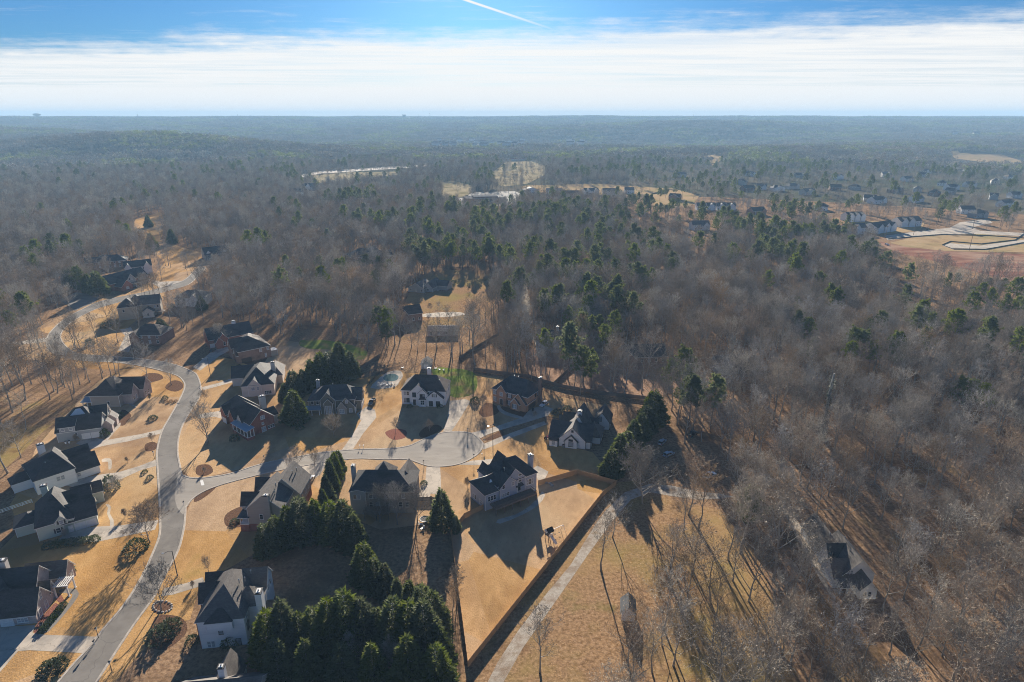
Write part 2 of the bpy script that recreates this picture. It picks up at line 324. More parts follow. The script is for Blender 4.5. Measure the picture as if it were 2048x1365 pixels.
sheet('lawn', 'tan verge beyond the upper road', [(98,668),(123,643),(164,619),(205,602),(287,585),(364,563),(386,545),(430,520),(400,505),(330,525),(300,560),(250,590),(200,595),(140,615),(70,660)], M_lawn, 0.02, clear=False)
sheet('green_lawn', 'bright green striped back lawn below the wood', [(600,682),(640,680),(700,690),(735,705),(720,720),(680,702),(610,697)], M_green, 0.03, 3)
sheet('green_lawn', 'bright green back lawn beside the white house', [(862,740),(905,737),(945,744),(955,760),(950,785),(925,795),(895,790)], M_green, 0.03, 2)
sheet('green_lawn', 'mossy back lawn behind the white left houses', [(0,850),(80,800),(140,790),(150,815),(90,860),(20,930),(0,930)], M_field, 0.024, 2)
sheet('field', 'leaf covered dry field right of the gravel lane', [(936,1338),(1206,994),(1236,965),(1300,960),(1345,1000),(1440,1020),(1520,1120),(1600,1365),(1600,1500),(800,1500)], M_field, 0.016, clear=False)
sheet('field', 'dry grass strip below the house in the right wood', [(1600,1150),(1640,1180),(1700,1250),(1800,1330),(1860,1420),(1700,1420),(1640,1300)], M_field, 0.016)
sheet('field', 'dry grass clearing round the ranch houses', [(812,600),(850,550),(930,540),(990,546),(1000,580),(975,630),(930,655),(840,655),(805,640)], M_field, 0.016, 2)
sheet('wood_floor', 'pink brown leaf litter clearing under bare trees', [(1060,700),(1160,690),(1290,720),(1400,745),(1330,790),(1210,790),(1090,765),(1050,740)], mat('pink_litter', (0.27, 0.165, 0.105), (0.38, 0.25, 0.17), 0.9, 0.95, bump=0.2, spec=0), 0.016, 2, clear=False)
sheet('road', 'grey asphalt estate road winding past the houses', [tuple(p) for p in rl] + [tuple(p) for p in reversed(rr)], M_road, 0.05)
sheet('road', 'grey asphalt side street ending in a cul-de-sac', smooth_poly(court, True, 3), M_court, 0.054)
# pale seams and the stop bar on the court
def kerb(name, label, pix, w=0.32, h=0.13, closed=False):
    w_ = [G(*p) for p in pix]; mb = MB(); Lf, Rt, Lt, Rtt = [], [], [], []
    for i, p in enumerate(w_):
        a = w_[max(i - 1, 0)]; b = w_[min(i + 1, len(w_) - 1)]
        d = (b - a); d.z = 0; d.normalize(); n = Vector((-d.y, d.x, 0)) * w
        Lf.append(p + n + Vector((0, 0, 0.01))); Rt.append(p - n + Vector((0, 0, 0.01)))
        Lt.append(p + n * .8 + Vector((0, 0, h))); Rtt.append(p - n * .8 + Vector((0, 0, h)))
    mb.quad_strip(Lt, Lf, M_kerb); mb.quad_strip(Rtt, Lt, M_kerb); mb.quad_strip(Rt, Rtt, M_kerb)
    return tag(obj(name, mb.mesh(name)), label, kind='structure')
kerb('kerb', 'pale concrete kerb on the west side of the road', rl)
kerb('kerb', 'pale concrete kerb on the lower east side of the road', smooth_poly(road_R[:9], False, 4))
kerb('kerb', 'pale concrete kerb on the upper east side of the road', smooth_poly(road_R[10:], False, 4))
kerb('kerb', 'pale concrete kerb round the cul-de-sac', smooth_poly(court[1:-2], False, 3))
M_paint = mat('white_paint', (0.72, 0.70, 0.66), (0.6, 0.58, 0.54), 3.0, 0.8)
sheet('stop_line', 'white stop line painted at the side street', [(400,962),(406,961),(409,971),(403,972)], M_paint, 0.07, clear=False)
drives = [
 ('drive of the grey house with white garage doors', [(327,858),(281,869),(211,881),(190,876),(166,877),(152,888),(183,899),(204,893),(258,883),(321,868)]),
 ('drive of the long roofed white house', [(314,919),(277,933),(237,945),(206,949),(143,960),(117,970),(150,975),(215,968),(244,958),(281,941),(314,932)]),
 ('drive of the pale green house', [(317,1040),(237,1052),(190,1054),(136,1060),(114,1084),(190,1085),(249,1073),(310,1060)]),
 ('wide drive of the brick fronted house at lower left', [(65,1267),(89,1270),(193,1274),(170,1307),(59,1301),(36,1303),(0,1345),(-60,1345),(-60,1255),(0,1254),(71,1251)]),
 ('drive of the tall white hip roofed house', [(329,1177),(372,1167),(405,1155),(412,1170),(345,1190),(322,1193)]),
 ('drive of the red brick gabled house', [(397,829),(429,824),(449,821),(462,826),(452,840),(429,834),(395,838)]),
 ('drive of the cream house', [(404,775),(438,766),(478,752),(484,760),(440,772),(406,781)]),
 ('long streaked drive of the olive grey house', [(684,900),(706,899),(726,868),(753,835),(750,820),(734,813),(713,828),(722,842),(704,872)]),
 ('drive of the white hip roofed house on the court', [(886,864),(903,863),(916,844),(941,803),(931,799),(899,802),(897,821),(893,845)]),
 ('drive of the tan brick house', [(943,866),(982,857),(1046,835),(1060,819),(1086,811),(1106,818),(1096,832),(1057,844),(997,862),(974,870),(961,877)]),
 ('drive of the white gabled house', [(966,889),(985,881),(1020,867),(1060,853),(1088,843),(1094,849),(1060,862),(1010,881),(985,893),(966,900)]),
 ('drive of the blue grey house', [(917,930),(943,922),(979,919),(1000,919),(1000,928),(950,931)]),
 ('parking pad behind the blue grey house', [(1066,937),(1075,932),(1097,944),(1090,958),(1076,961)]),
 ('drive of the stone house behind bare shrubs', [(853,934),(880,934),(882,961),(882,988),(861,988),(860,1001),(829,1001),(832,988),(851,960)]),
 ('drive of the tan clapboard house', [(585,946),(600,925),(640,913),(656,924),(640,950),(618,966)]),
 ('drive of the shaded house by the road bend', [(400,742),(440,712),(480,690),(470,682),(430,698),(386,735)]),
 ('drive of the stucco house on the upper bend', [(236,702),(250,672),(240,660),(262,655),(270,670),(258,705)]),
 ('white drive of the gabled house beyond the bend', [(330,582),(372,568),(370,562),(320,564),(303,560),(306,568)]),
 ('drive running into the left edge wood', [(95,684),(40,690),(0,694),(0,687),(40,683),(94,676)]),
 ('patch of tarmac drive in tree shade by the upper bend', [(120,600),(150,585),(200,590),(190,605),(150,622)]),
]
for k, (lb, P) in enumerate(drives):
    sheet('driveway', ('pale concrete ' if 'tarmac' not in lb else '') + lb, P, M_conc if 'tarmac' not in lb else M_road, 0.036)
paths = [
 ('curved path to the door of the lower left house', [(120,1180),(131,1178),(150,1178),(156,1184),(156,1194),(131,1227),(98,1263),(86,1263),(124,1222),(144,1195),(141,1187),(120,1186)], M_road),
 ('winding front path of the pale green house', [(211,1010),(217,1009),(222,1015),(220,1028),(227,1040),(227,1053),(220,1053),(220,1042),(214,1028),(216,1016)], M_conc),
 ('curved front path of the white house', [(204,919),(215,917),(223,920),(223,937),(217,939),(216,924),(205,925)], M_conc),
 ('front path of the grey house', [(237,848),(241,846),(240,853),(228,866),(216,880),(210,881),(222,864)], M_conc),
 ('flagstone terrace round the back of the blue grey house', [(995,1040),(1030,1030),(1060,1012),(1080,990),(1084,983),(1090,992),(1075,1012),(1045,1030),(1000,1048)], M_conc),
 ('curved front walk of the tan brick house', [(994,813),(999,811),(1004,819),(1020,827),(1044,834),(1040,838),(1012,831),(998,822)], M_conc),
 ('path beside the house in the right wood', [(1560,1010),(1572,1012),(1612,1068),(1640,1130),(1660,1180),(1672,1195),(1664,1196),(1640,1160),(1606,1100),(1580,1050)], M_gravel),
 ('pale path loop at the ranch house', [(868,578),(880,568),(895,566),(890,575),(876,582)], M_conc),
 ('pale drive between the ranch houses', [(843,629),(880,625),(920,625),(930,630),(890,635),(845,634)], M_conc)]
for lb, P, m in paths: sheet('path', lb, P, m, 0.03, 2)
sheet('gravel_lane', 'pale gravel lane running beside the wooden fence', [(940,1420),(975,1365),(996,1324),(1035,1264),(1092,1189),(1142,1129),(1192,1047),(1213,1020),(1250,985),(1300,968),(1345,972),(1393,983),(1440,988),(1470,994),(1440,998),(1393,1000),(1340,992),(1300,985),(1262,1000),(1227,1040),(1178,1107),(1131,1175),(1089,1235),(1046,1296),(1007,1365),(980,1420)], M_gravel, 0.028)
sheet('dirt_track', 'pale dirt track winding through the wood', [(1040,545),(1046,545),(1060,600),(1058,650),(1090,700),(1080,704),(1050,655),(1045,600)], M_gravel, 0.02, clear=True)
beds = [('round mulch bed below a bare yard tree', [(308,1205),(325,1202),(345,1208),(340,1220),(318,1228),(305,1222)], M_mulch),
 ('mulch bed along the tall white house', [(310,1235),(350,1232),(372,1245),(370,1270),(330,1300),(300,1290)], M_mulch),
 ('red mulch bed by the lower left porch', [(107,1192),(120,1188),(130,1205),(128,1210),(118,1206)], M_redmulch),
 ('red mulch bed along the lower left house', [(76,1245),(108,1208),(116,1210),(126,1218),(100,1245),(80,1266),(68,1266)], M_redmulch),
 ('mulch bed at the street corner', [(392,992),(410,980),(432,972),(426,982),(402,1000),(388,1004)], M_mulch),
 ('round mulch bed in the corner lawn', [(395,932),(418,930),(426,944),(408,953),(392,948)], M_mulch),
 ('mulch bed at the end of the tan clapboard house', [(450,1032),(470,1018),(492,1014),(500,1040),(478,1055),(452,1052)], M_mulch),
 ('oval mulch bed in the front lawn below a small tree', [(290,890),(305,884),(316,890),(310,900),(292,903)], M_mulch),
 ('mulch bed round the yard tree by the bend', [(276,762),(292,748),(318,748),(326,758),(300,766),(280,770)], M_mulch),
 ('edged mulch bed before the tan brick house', [(958,824),(972,806),(992,812),(998,824),(984,832),(966,834)], M_mulch),
 ('planting bed along the garage of the tan brick house', [(1004,813),(1040,822),(1060,826),(1058,834),(1030,832),(1008,822)], M_mulch),
 ('shaded mulch bed below the court tree', [(838,868),(852,854),(874,850),(884,858),(868,868),(846,876)], M_mulch),
 ('mulch bed on the olive grey lawn', [(770,866),(790,858),(812,862),(810,876),(786,880)], M_redmulch),
 ('bed of shrubs by the left houses', [(232,846),(244,820),(262,830),(256,842),(246,852)], M_mulch),
 ('mulch round the tree by the main bend', [(330,776),(344,762),(362,764),(366,776),(350,784)], M_mulch),
 ('island bed between the two court drives', [(968,880),(990,868),(1004,862),(1008,870),(984,880)], M_mulch)]
for lb, P, m in beds: sheet('planting_bed', lb, P, m, 0.026, 3)
# far openings
sheet('field', 'pale mown field beside the far road', [(620,352),(700,345),(790,344),(800,350),(720,358),(640,366)], M_meadow, 0.2)
sheet('field', 'tan hillside pasture below the red roofed barn', [(985,345),(1010,326),(1060,323),(1090,332),(1090,350),(1055,368),(1005,374),(980,360)], M_meadow, 0.2)
sheet('field', 'grass verge left of the flat roofed building', [(878,366),(905,362),(945,372),(935,396),(885,396)], M_meadow, 0.1)
sheet('parking_lot', 'pale parking lot round the flat roofed building', [(893,405),(950,385),(1030,383),(1050,392),(1040,408),(985,414),(930,412)], M_road, 0.1)
sheet('road', 'pale far road crossing the wood', [(598,357),(640,348),(760,340),(880,332),(888,328),(760,335),(640,343),(594,352)], M_conc, 0.25)
sheet('bare_lot', 'graded tan building lot at the right edge', [(1780,486),(1830,474),(1920,466),(2010,472),(2120,480),(2120,506),(1900,503),(1815,495)], M_sand, 0.06)
sheet('clay_lot', 'raw red clay strip below the building lot', [(1750,482),(1800,492),(1905,503),(2120,512),(2160,585),(2040,570),(1960,546),(1850,518),(1790,506)], M_clay, 0.04)
sheet('road', 'pale new road above the building lot', [(1770,472),(1830,464),(1900,456),(1920,445),(1975,438),(1985,446),(1945,455),(1960,462),(2120,470),(2120,476),(1940,468),(1840,473),(1775,481)], M_conc, 0.09)
sheet('road', 'looping new road in the building lot', [(1885,492),(1900,487),(1960,492),(2020,484),(2120,470),(2120,478),(2030,490),(1970,498),(1900,497)], M_conc, 0.1)
sheet('lawn', 'tan lawn below the new white houses', [(1680,462),(1760,470),(1840,462),(1850,446),(1800,440),(1690,446)], M_sand, 0.05)
sheet('bare_lot', 'pale cleared ground in the far right wood', [(1895,310),(1960,306),(2048,318),(2048,334),(2000,326),(1910,318)], M_sand, 0.3)
sheet('bare_lot', 'pale yard in the distant wood', [(1410,318),(1440,313),(1450,320),(1425,332)], M_sand, 0.3)
sheet('lawn', 'sunlit clearing by the far row of houses', [(1290,392),(1340,376),(1400,392),(1380,414),(1300,412)], M_sand, 0.1)
sheet('lawn', 'sunlit pale yards before the distant white row', [(1040,372),(1200,368),(1340,378),(1335,388),(1200,392),(1050,384)], M_sand, 0.1)
sheet('lawn', 'tan yards between the houses of the left wood', [(270,440),(320,425),(340,440),(320,480),(380,500),(400,505),(330,525),(300,500),(262,470)], M_lawn, 0.02)
# ---------------------------------------------------------------- buildings
HOUSES = []
def brick(name, a, b): return mat(name, a, b, 3.0, 0.9, bump=0.25, c3=tuple(x * .78 for x in a), scale3=0.35, bscale=12, detail=8)
W_red = brick('red_brick', (0.27, 0.105, 0.075), (0.34, 0.15, 0.105)); W_tanb = brick('tan_brick', (0.43, 0.235, 0.14), (0.52, 0.31, 0.20)); W_brown = brick('brown_brick', (0.24, 0.155, 0.12), (0.31, 0.21, 0.165))
W_stone = brick('field_stone', (0.30, 0.265, 0.22), (0.42, 0.37, 0.31)); W_mixed = brick('pale_mixed_brick', (0.42, 0.34, 0.31), (0.54, 0.45, 0.41))
def siding(name, c): return mat(name, c, tuple(x * .9 for x in c), 0.6, 0.75, bump=0.12, bscale=2.0, stretch=(.25, .25, 3.5))
W_white = siding('white_siding', (0.78, 0.77, 0.75)); W_cream = siding('cream_siding', (0.66, 0.60, 0.53)); W_tan = siding('tan_siding', (0.46, 0.385, 0.315))
W_blue = siding('blue_grey_siding', (0.40, 0.43, 0.50)); W_olive = siding('olive_grey_siding', (0.20, 0.185, 0.145)); W_green = siding('pale_green_siding', (0.52, 0.57, 0.48))
W_grey = siding('grey_siding', (0.37, 0.38, 0.38)); W_stucco = siding('tan_stucco', (0.50, 0.42, 0.32)); W_dark = siding('dark_siding', (0.14, 0.14, 0.14))
def shingle(name, c): return mat(name, c, tuple(x * 1.6 for x in c), 1.6, 0.78, bump=0.3, c3=tuple(x * .7 for x in c), scale3=0.25, spec=0.25, bscale=5, stretch=(1, 1, 3), detail=8, extra=[(tuple(x * 1.5 for x in c), .5, .55, .7, .7)])
R_char = shingle('charcoal_shingle', (0.058, 0.053, 0.05)); R_grey = shingle('weathered_shingle', (0.115, 0.10, 0.088)); R_brown = shingle('brown_shingle', (0.085, 0.065, 0.055)); R_slate = shingle('slate_blue_shingle', (0.06, 0.06, 0.062)); R_rose = shingle('rose_shingle', (0.34, 0.265, 0.225)); R_red = shingle('red_metal_roof', (0.30, 0.09, 0.07)); R_tin = mat('blue_metal_roof', (0.20, 0.29, 0.36), (0.25, 0.33, 0.40), 1.0, 0.4, metal=0.3)
M_trim = mat('white_trim', (0.78, 0.76, 0.72), (0.70, 0.68, 0.64), 1.0, 0.6); M_dtrim = mat('dark_trim', (0.06, 0.055, 0.05), None, rough=0.6)
M_glass = mat('window_glass', (0.03, 0.037, 0.045), (0.05, 0.055, 0.06), 0.4, 0.06, spec=0.8); M_blind = mat('pale_blinds', (0.40, 0.42, 0.44), (0.26, 0.28, 0.30), 0.8, 0.25, spec=0.6)
M_gdoor = mat('garage_door_white', (0.74, 0.73, 0.71), (0.68, 0.67, 0.65), 1.0, 0.5); M_gdark = mat('garage_door_dark', (0.06, 0.05, 0.045), (0.09, 0.075, 0.065), 1.0, 0.5)
M_wood = mat('deck_wood', (0.16, 0.11, 0.08), (0.22, 0.16, 0.12), 2.0, 0.85); M_metal = mat('grey_metal', (0.35, 0.36, 0.37), None, rough=0.4, metal=0.7); M_shut = mat('dark_shutter', (0.05, 0.045, 0.045), None, rough=0.6)
M_found = mat('foundation', (0.36, 0.34, 0.31), (0.30, 0.28, 0.26), 1.0, 0.9)
WCACHE = {}
def win_mesh(w, h, fm, gm, nx, ny):
    key = ('w', round(w, 2), round(h, 2), fm.name, nx, ny)
    if key not in WCACHE:
        mb = MB(); t = 0.11; d = .07
        mb.box(-w/2 - t, w/2 + t, -d, 0, -t, 0, fm); mb.box(-w/2 - t, w/2 + t, -d, 0, h, h + t, fm)
        mb.box(-w/2 - t, -w/2, -d, 0, 0, h, fm); mb.box(w/2, w/2 + t, -d, 0, 0, h, fm)
        mb.box(-w/2 - t - .05, w/2 + t + .05, -d - .06, 0.0, -t - .08, -t, fm)
        for i in range(1, nx): x = -w/2 + w * i / nx; mb.box(x - .045, x + .045, -d + .015, 0, 0, h, fm)
        for i in range(1, ny): z = h * i / ny; mb.box(-w/2, w/2, -d + .02, 0, z - .035, z + .035, fm)
        WCACHE[key] = mb.mesh('window')
    k2 = ('p', round(w, 2), round(h, 2), gm.name)
    if k2 not in WCACHE:
        mb = MB(); mb.face(((-w/2, -.02, 0), (w/2, -.02, 0), (w/2, -.02, h), (-w/2, -.02, h)), gm); WCACHE[k2] = mb.mesh('pane')
    return WCACHE[key], WCACHE[k2]
FACE = {'f': 0.0, 'r': math.pi / 2, 'b': math.pi, 'l': -math.pi / 2}
hrnd = random.Random(3)
class House:
    def __init__(s, name, label, A, B, cat='house', rad=None, group=None, ext=1):
        a, b = G(*A), G(*B); d = b - a
        s.root = thing(name, label, cat, (a.x, a.y, 0), math.atan2(d.y, d.x), group); s.rz = math.atan2(d.y, d.x); s.o = a
        s.len = d.length; s.roofs = []; s.box = []; s.ext = ext
    def P(s, x, y): c, n = math.cos(s.rz), math.sin(s.rz); return (s.o.x + x * c - y * n, s.o.y + x * n + y * c)
    def block(s, kind, x0, x1, y0, y1, ze, zr, wall, roof=None, z0=0.0, oh=0.45, ridge=None, base=None, trim=None, rb=None):
        trim = trim or M_trim; roof = roof or R_char
        w = MB()
        def walls(za, zb, m, e=0.0):
            c = [(x0 - e, y0 - e), (x1 + e, y0 - e), (x1 + e, y1 + e), (x0 - e, y1 + e)]
            for i in range(4):
                p, q = c[i], c[(i + 1) % 4]; w.face(((*p, za), (*q, za), (*q, zb), (*p, zb)), m)
        walls(z0, ze, wall)
        if base:
            walls(z0, base[0], base[1], .03); c = [(x0 - .03, y0 - .03, base[0]), (x1 + .03, y0 - .03, base[0]), (x1 + .03, y1 + .03, base[0]), (x0 - .03, y1 + .03, base[0])]; w.face(c, base[1])
        xm, ym = (x0 + x1) / 2, (y0 + y1) / 2
        if kind == 'gx':
            w.face(((x1, y0, ze), (x1, y1, ze), (x1, ym, zr)), wall); w.face(((x0, y1, ze), (x0, y0, ze), (x0, ym, zr)), wall)
        if kind == 'gy':
            w.face(((x0, y0, ze), (x1, y0, ze), (xm, y0, zr)), wall); w.face(((x1, y1, ze), (x0, y1, ze), (xm, y1, zr)), wall)
        for cx, cy in ((x0, y0), (x1, y0), (x1, y1), (x0, y1)):          # corner boards
            w.box(cx - .07, cx + .07, cy - .07, cy + .07, z0 if not base else base[0], ze - .02, trim if wall not in (W_red, W_tanb, W_brown, W_stone, W_mixed) else wall)
        obj('wall', w.mesh('wall'), s.root)
        r = MB(); th = .20
        def slab(P):
            n = (Vector(P[1]) - Vector(P[0])).cross(Vector(P[-1]) - Vector(P[0])); up = Vector((0, 0, th))
            top = [Vector(p) + up for p in P]; r.face(top if n.z > 0 else top[::-1], roof); r.face([Vector(p) for p in (P[::-1] if n.z > 0 else P)], trim)
            return top
        def edge(p, q):                                           # fascia along a free edge
            p, q = Vector(p), Vector(q); up = Vector((0, 0, th)); r.face((p, q, q + up, p + up), trim)
        if kind == 'gx':
            k = (zr - ze) / (ym - y0); zo = ze - oh * k
            a, b, c, d = (x0 - oh, y0 - oh, zo), (x1 + oh, y0 - oh, zo), (x1 + oh, ym, zr), (x0 - oh, ym, zr); e, f = (x1 + oh, y1 + oh, zo), (x0 - oh, y1 + oh, zo)
            slab([a, b, c, d]); slab([d, c, e, f])
            for p, q in ((a, b), (b, c), (c, e), (e, f), (f, d), (d, a)): edge(p, q)
        elif kind == 'gy':
            k = (zr - ze) / (xm - x0); zo = ze - oh * k
            a, b, c, d = (x0 - oh, y0 - oh, zo), (xm, y0 - oh, zr), (xm, y1 + oh, zr), (x0 - oh, y1 + oh, zo); e, f = (x1 + oh, y0 - oh, zo), (x1 + oh, y1 + oh, zo)
            slab([a, b, c, d]); slab([b, e, f, c])
            for p, q in ((a, b), (b, e), (e, f), (f, c), (c, d), (d, a)): edge(p, q)
        elif kind == 'hip':
            if ridge is None:
                if x1 - x0 > y1 - y0: hw = (y1 - y0) / 2 * .95; ridge = ((x0 + hw, ym), (x1 - hw, ym))
                else: hw = (x1 - x0) / 2 * .95; ridge = ((xm, y0 + hw), (xm, y1 - hw))
            zo = ze - oh * .55
            a, b, c, d = (x0 - oh, y0 - oh, zo), (x1 + oh, y0 - oh, zo), (x1 + oh, y1 + oh, zo), (x0 - oh, y1 + oh, zo)
            p, q = (*ridge[0], zr), (*ridge[1], zr)
            if abs(ridge[0][0] - ridge[1][0]) >= abs(ridge[0][1] - ridge[1][1]): fs = [[a, b, q, p], [b, c, q], [c, d, p, q], [d, a, p]]
            else: fs = [[a, b, p], [b, c, q, p], [c, d, q], [d, a, p, q]]
            for F in fs: slab(F)
            for u, v in ((a, b), (b, c), (c, d), (d, a)): edge(u, v)
            cap = mat('ridge_cap', (0.16, 0.145, 0.13), None, rough=.8)
            for u, v in ((a, p), (b, q if abs(ridge[0][0] - ridge[1][0]) >= abs(ridge[0][1] - ridge[1][1]) else p), (p, q)):
                pass
        elif kind == 'shed':                                       # low side at y0
            zo = ze - oh * .3; a, b, c, d = (x0 - oh, y0 - oh, zo), (x1 + oh, y0 - oh, zo), (x1 + oh, y1, zr), (x0 - oh, y1, zr); slab([a, b, c, d])
            for u, v in ((a, b), (b, c), (c, d), (d, a)): edge(u, v)
        elif kind == 'flat':
            slab([(x0 - .1, y0 - .1, ze), (x1 + .1, y0 - .1, ze), (x1 + .1, y1 + .1, ze), (x0 - .1, y1 + .1, ze)])
            for u, v in (((x0 - .1, y0 - .1), (x1 + .1, y0 - .1)), ((x1 + .1, y0 - .1), (x1 + .1, y1 + .1)), ((x1 + .1, y1 + .1), (x0 - .1, y1 + .1)), ((x0 - .1, y1 + .1), (x0 - .1, y0 - .1))): edge((*u, ze), (*v, ze))
        ro = obj('roof', r.mesh('roof'), s.root); s.roofs.append(ro)
        cx, cy = s.P(xm, ym); rr_ = math.hypot(x1 - x0, y1 - y0) / 2
        HOUSES.append((cx, cy, rr_ + 3.5)); d0 = math.hypot(cx, cy)
        for e in range(s.ext):
            HOUSES.append((cx * (1 - (10 + 14 * e) / d0), cy * (1 - (10 + 14 * e) / d0), rr_ + 4 + e))
        return s
    def win(s, face, c, u, z, w=1.0, h=1.5, fm=None, gm=None, nx=1, ny=2, shut=False):
        gm = gm or (M_glass if hrnd.random() < .6 else M_blind); fm = fm or M_trim
        a, b = win_mesh(w, h, fm, gm, nx, ny)
        loc = (u, c, z) if face in 'fb' else (c, u, z)
        o = obj('window', a, s.root, loc, FACE[face]); obj('pane', b, o)
        if shut:
            key = ('s', round(h, 2))
            if key not in WCACHE:
                mb = MB(); mb.box(-.2, .2, -.05, 0, 0, h, M_shut); WCACHE[key] = mb.mesh('shutter')
            for sg in (-1, 1):
                k = sg * (w / 2 + .36); p = (loc[0] + k * math.cos(FACE[face]), loc[1] + k * math.sin(FACE[face]), z); obj('shutter', WCACHE[key], s.root, p, FACE[face])
        return s
    def wins(s, face, c, us, z, w=1.0, h=1.5, **k):
        for u in us: s.win(face, c, u, z, w, h, **k)
        return s
    def garage(s, face, c, us, w=2.6, h=2.2, m=None, z=0.0):
        m = m or M_gdoor; key = ('g', w, h, m.name)
        if key not in WCACHE:
            mb = MB(); mb.box(-w/2 - .12, w/2 + .12, -.06, 0, 0, h + .14, M_trim if m is M_gdoor else m)
            for i in range(4):
                for j in range(4): mb.box(-w/2 + w * j / 4 + .03, -w/2 + w * (j + 1) / 4 - .03, -.10, -.06, h * i / 4 + .03, h * (i + 1) / 4 - .03, m)
            WCACHE[key] = mb.mesh('garage_door')
        for u in us: obj('garage_door', WCACHE[key], s.root, (u, c, z) if face in 'fb' else (c, u, z), FACE[face])
        return s
    def door(s, face, c, u, z=0.0, w=1.0, h=2.15, m=None):
        m = m or M_gdark; key = ('d', w, h, m.name)
        if key not in WCACHE:
            mb = MB(); mb.box(-w/2 - .14, w/2 + .14, -.05, 0, 0, h + .14, M_trim); mb.box(-w/2, w/2, -.09, -.05, .02, h, m); WCACHE[key] = mb.mesh('door')
            mb = MB(); mb.box(w/2 - .16, w/2 - .08, -.14, -.09, h * .45, h * .52, M_metal); WCACHE[key + ('h',)] = mb.mesh('handle')
        o = obj('door', WCACHE[key], s.root, (u, c, z) if face in 'fb' else (c, u, z), FACE[face]); obj('handle', WCACHE[key + ('h',)], o); return s
    def chimney(s, x, y, zt, w=1.3, d=0.9, m=None, z0=0.0, i=0):
        m = m or W_white; mb = MB(); mb.box(x - w/2, x + w/2, y - d/2, y + d/2, z0, zt - .25, m); mb.box(x - w/2 - .1, x + w/2 + .1, y - d/2 - .1, y + d/2 + .1, zt - .25, zt, M_dtrim)
        mb.box(x - w/3, x + w/3, y - d/3, y + d/3, zt, zt + .12, M_trim); mb.box(x - .15, x + .15, y - .15, y + .15, zt + .12, zt + .4, M_metal)
        obj('chimney', mb.mesh('chimney'), s.roofs[i]); return s
    def part(s, name, mb, label=None):
        o = obj(name, mb.mesh(name), s.root)
        if label: o['label'] = label
        return o
    def cols(s, pts, z0, z1, w=.12, m=None, name='porch_post'):
        key = ('c', round(z0, 2), round(z1, 2), w, (m or M_trim).name)
        if key not in WCACHE:
            mb = MB(); mb.box(-w, w, -w, w, z0, z1, m or M_trim); mb.box(-w * 1.5, w * 1.5, -w * 1.5, w * 1.5, z0, z0 + .15, m or M_trim); WCACHE[key] = mb.mesh(name)
        for x, y in pts: obj(name, WCACHE[key], s.root, (x, y, 0))
        return s
    def vents(s, pts, i=0):
        if 'vent' not in WCACHE:
            mb = MB(); mb.tube([(0, 0, -.6), (0, 0, .5)], [.13, .13], 6, M_metal); mb.tube([(0, 0, .5), (0, 0, .65)], [.22, .1], 6, M_metal); WCACHE['vent'] = mb.mesh('vent_pipe')
        for p in pts: obj('vent_pipe', WCACHE['vent'], s.roofs[i], p)
        return s
def deck(h, x0, x1, y0, y1, z, steps=None):
    mb = MB(); n = max(int((y1 - y0) / .3), 1)
    for i in range(n): mb.box(x0, x1, y0 + (y1 - y0) * i / n + .01, y0 + (y1 - y0) * (i + 1) / n - .02, z - .15, z, M_wood)
    h.part('deck_floor', mb)
    mb = MB()
    for a, b, c, d in ((x0, x1, y0, y0 + .08), (x0, x0 + .08, y0, y1), (x1 - .08, x1, y0, y1)):
        mb.box(a, b, c, d, z + .95, z + 1.05, M_wood); mb.box(a, b, c, d, z + .1, z + .2, M_wood); mb.box(a, b, c, d, z - .45, z - .15, M_wood)
    k = x0
    while k < x1: mb.box(k, k + .05, y0 + .02, y0 + .06, z + .2, z + .95, M_wood); k += .3
    h.part('railing', mb)
    n = max(int((x1 - x0) / 3), 1)
    h.cols([(x0 + .15 + (x1 - x0 - .3) * i / n, y0 + .15) for i in range(n + 1)], 0, z - .15, .1, M_wood, 'deck_post')
# --- blue grey house by the big fenced yard
h = House('house', 'blue grey two storey house with black roof and rear deck above the fenced yard', (970.9,1022.5), (1075,982.3))
h.block('hip', 4.8, 19.6, .4, 12, 7.0, 11.6, W_blue, ridge=((10.5, 6.5), (15.3, 6.2))).block('gy', 6.9, 15.0, 0.1, 6.5, 7.0, 11.3, W_blue).block('gy', 5.0, 11.6, -.6, 4, 6.7, 9.7, W_blue)
h.block('gy', 10.5, 16, 9, 13.2, 6.8, 10.6, W_blue).block('gy', 5.5, 9, 10, 13, 6, 8.6, W_blue).block('hip', 0, 5.2, 0, 9, 5.9, 8.7, W_blue, ridge=((3.4, 4.6), (6.2, 5.2))).block('gx', 16, 20.6, 3, 6, 3.2, 4.4, W_blue)
h.wins('f', 0, [1.4, 2.4, 3.4], 3.0, .8, 1.6).wins('f', -.6, [6.2, 7.1, 8.0], 3.2, .8, 1.0).win('f', -.6, 6.3, 6.0, .9, 1.3).win('f', -.6, 9.9, 6.0, .9, 1.3).win('f', .1, 13, 5.9, 1.0, 1.4).win('f', .1, 13, 8.1, 1.2, .6, ny=1).wins('f', .4, [16.2, 17.1, 18.0], 3.4, .8, 1.9).wins('f', .4, [16.6, 18.4], .9, 1.0, .5, ny=1)
h.door('f', .1, 12.4, 2.75, 1.6, 2.2, M_glass).win('f', .1, 11.4, 3.0, .6, 1.9).wins('l', 0, [2, 3, 6, 7], 1.0, .8, 1.5)
mb = MB(); mb.face(((10.9, -1.2, 5.0), (13.9, -1.2, 5.0), (13.5, .1, 5.8), (11.2, .1, 5.8)), R_char); mb.face(((10.9, -1.2, 5.0), (11.2, .1, 5.8), (10.9, .1, 4.9)), R_char); mb.face(((13.9, -1.2, 5.0), (13.9, .1, 4.9), (13.5, .1, 5.8)), R_char); h.part('door_canopy', mb)
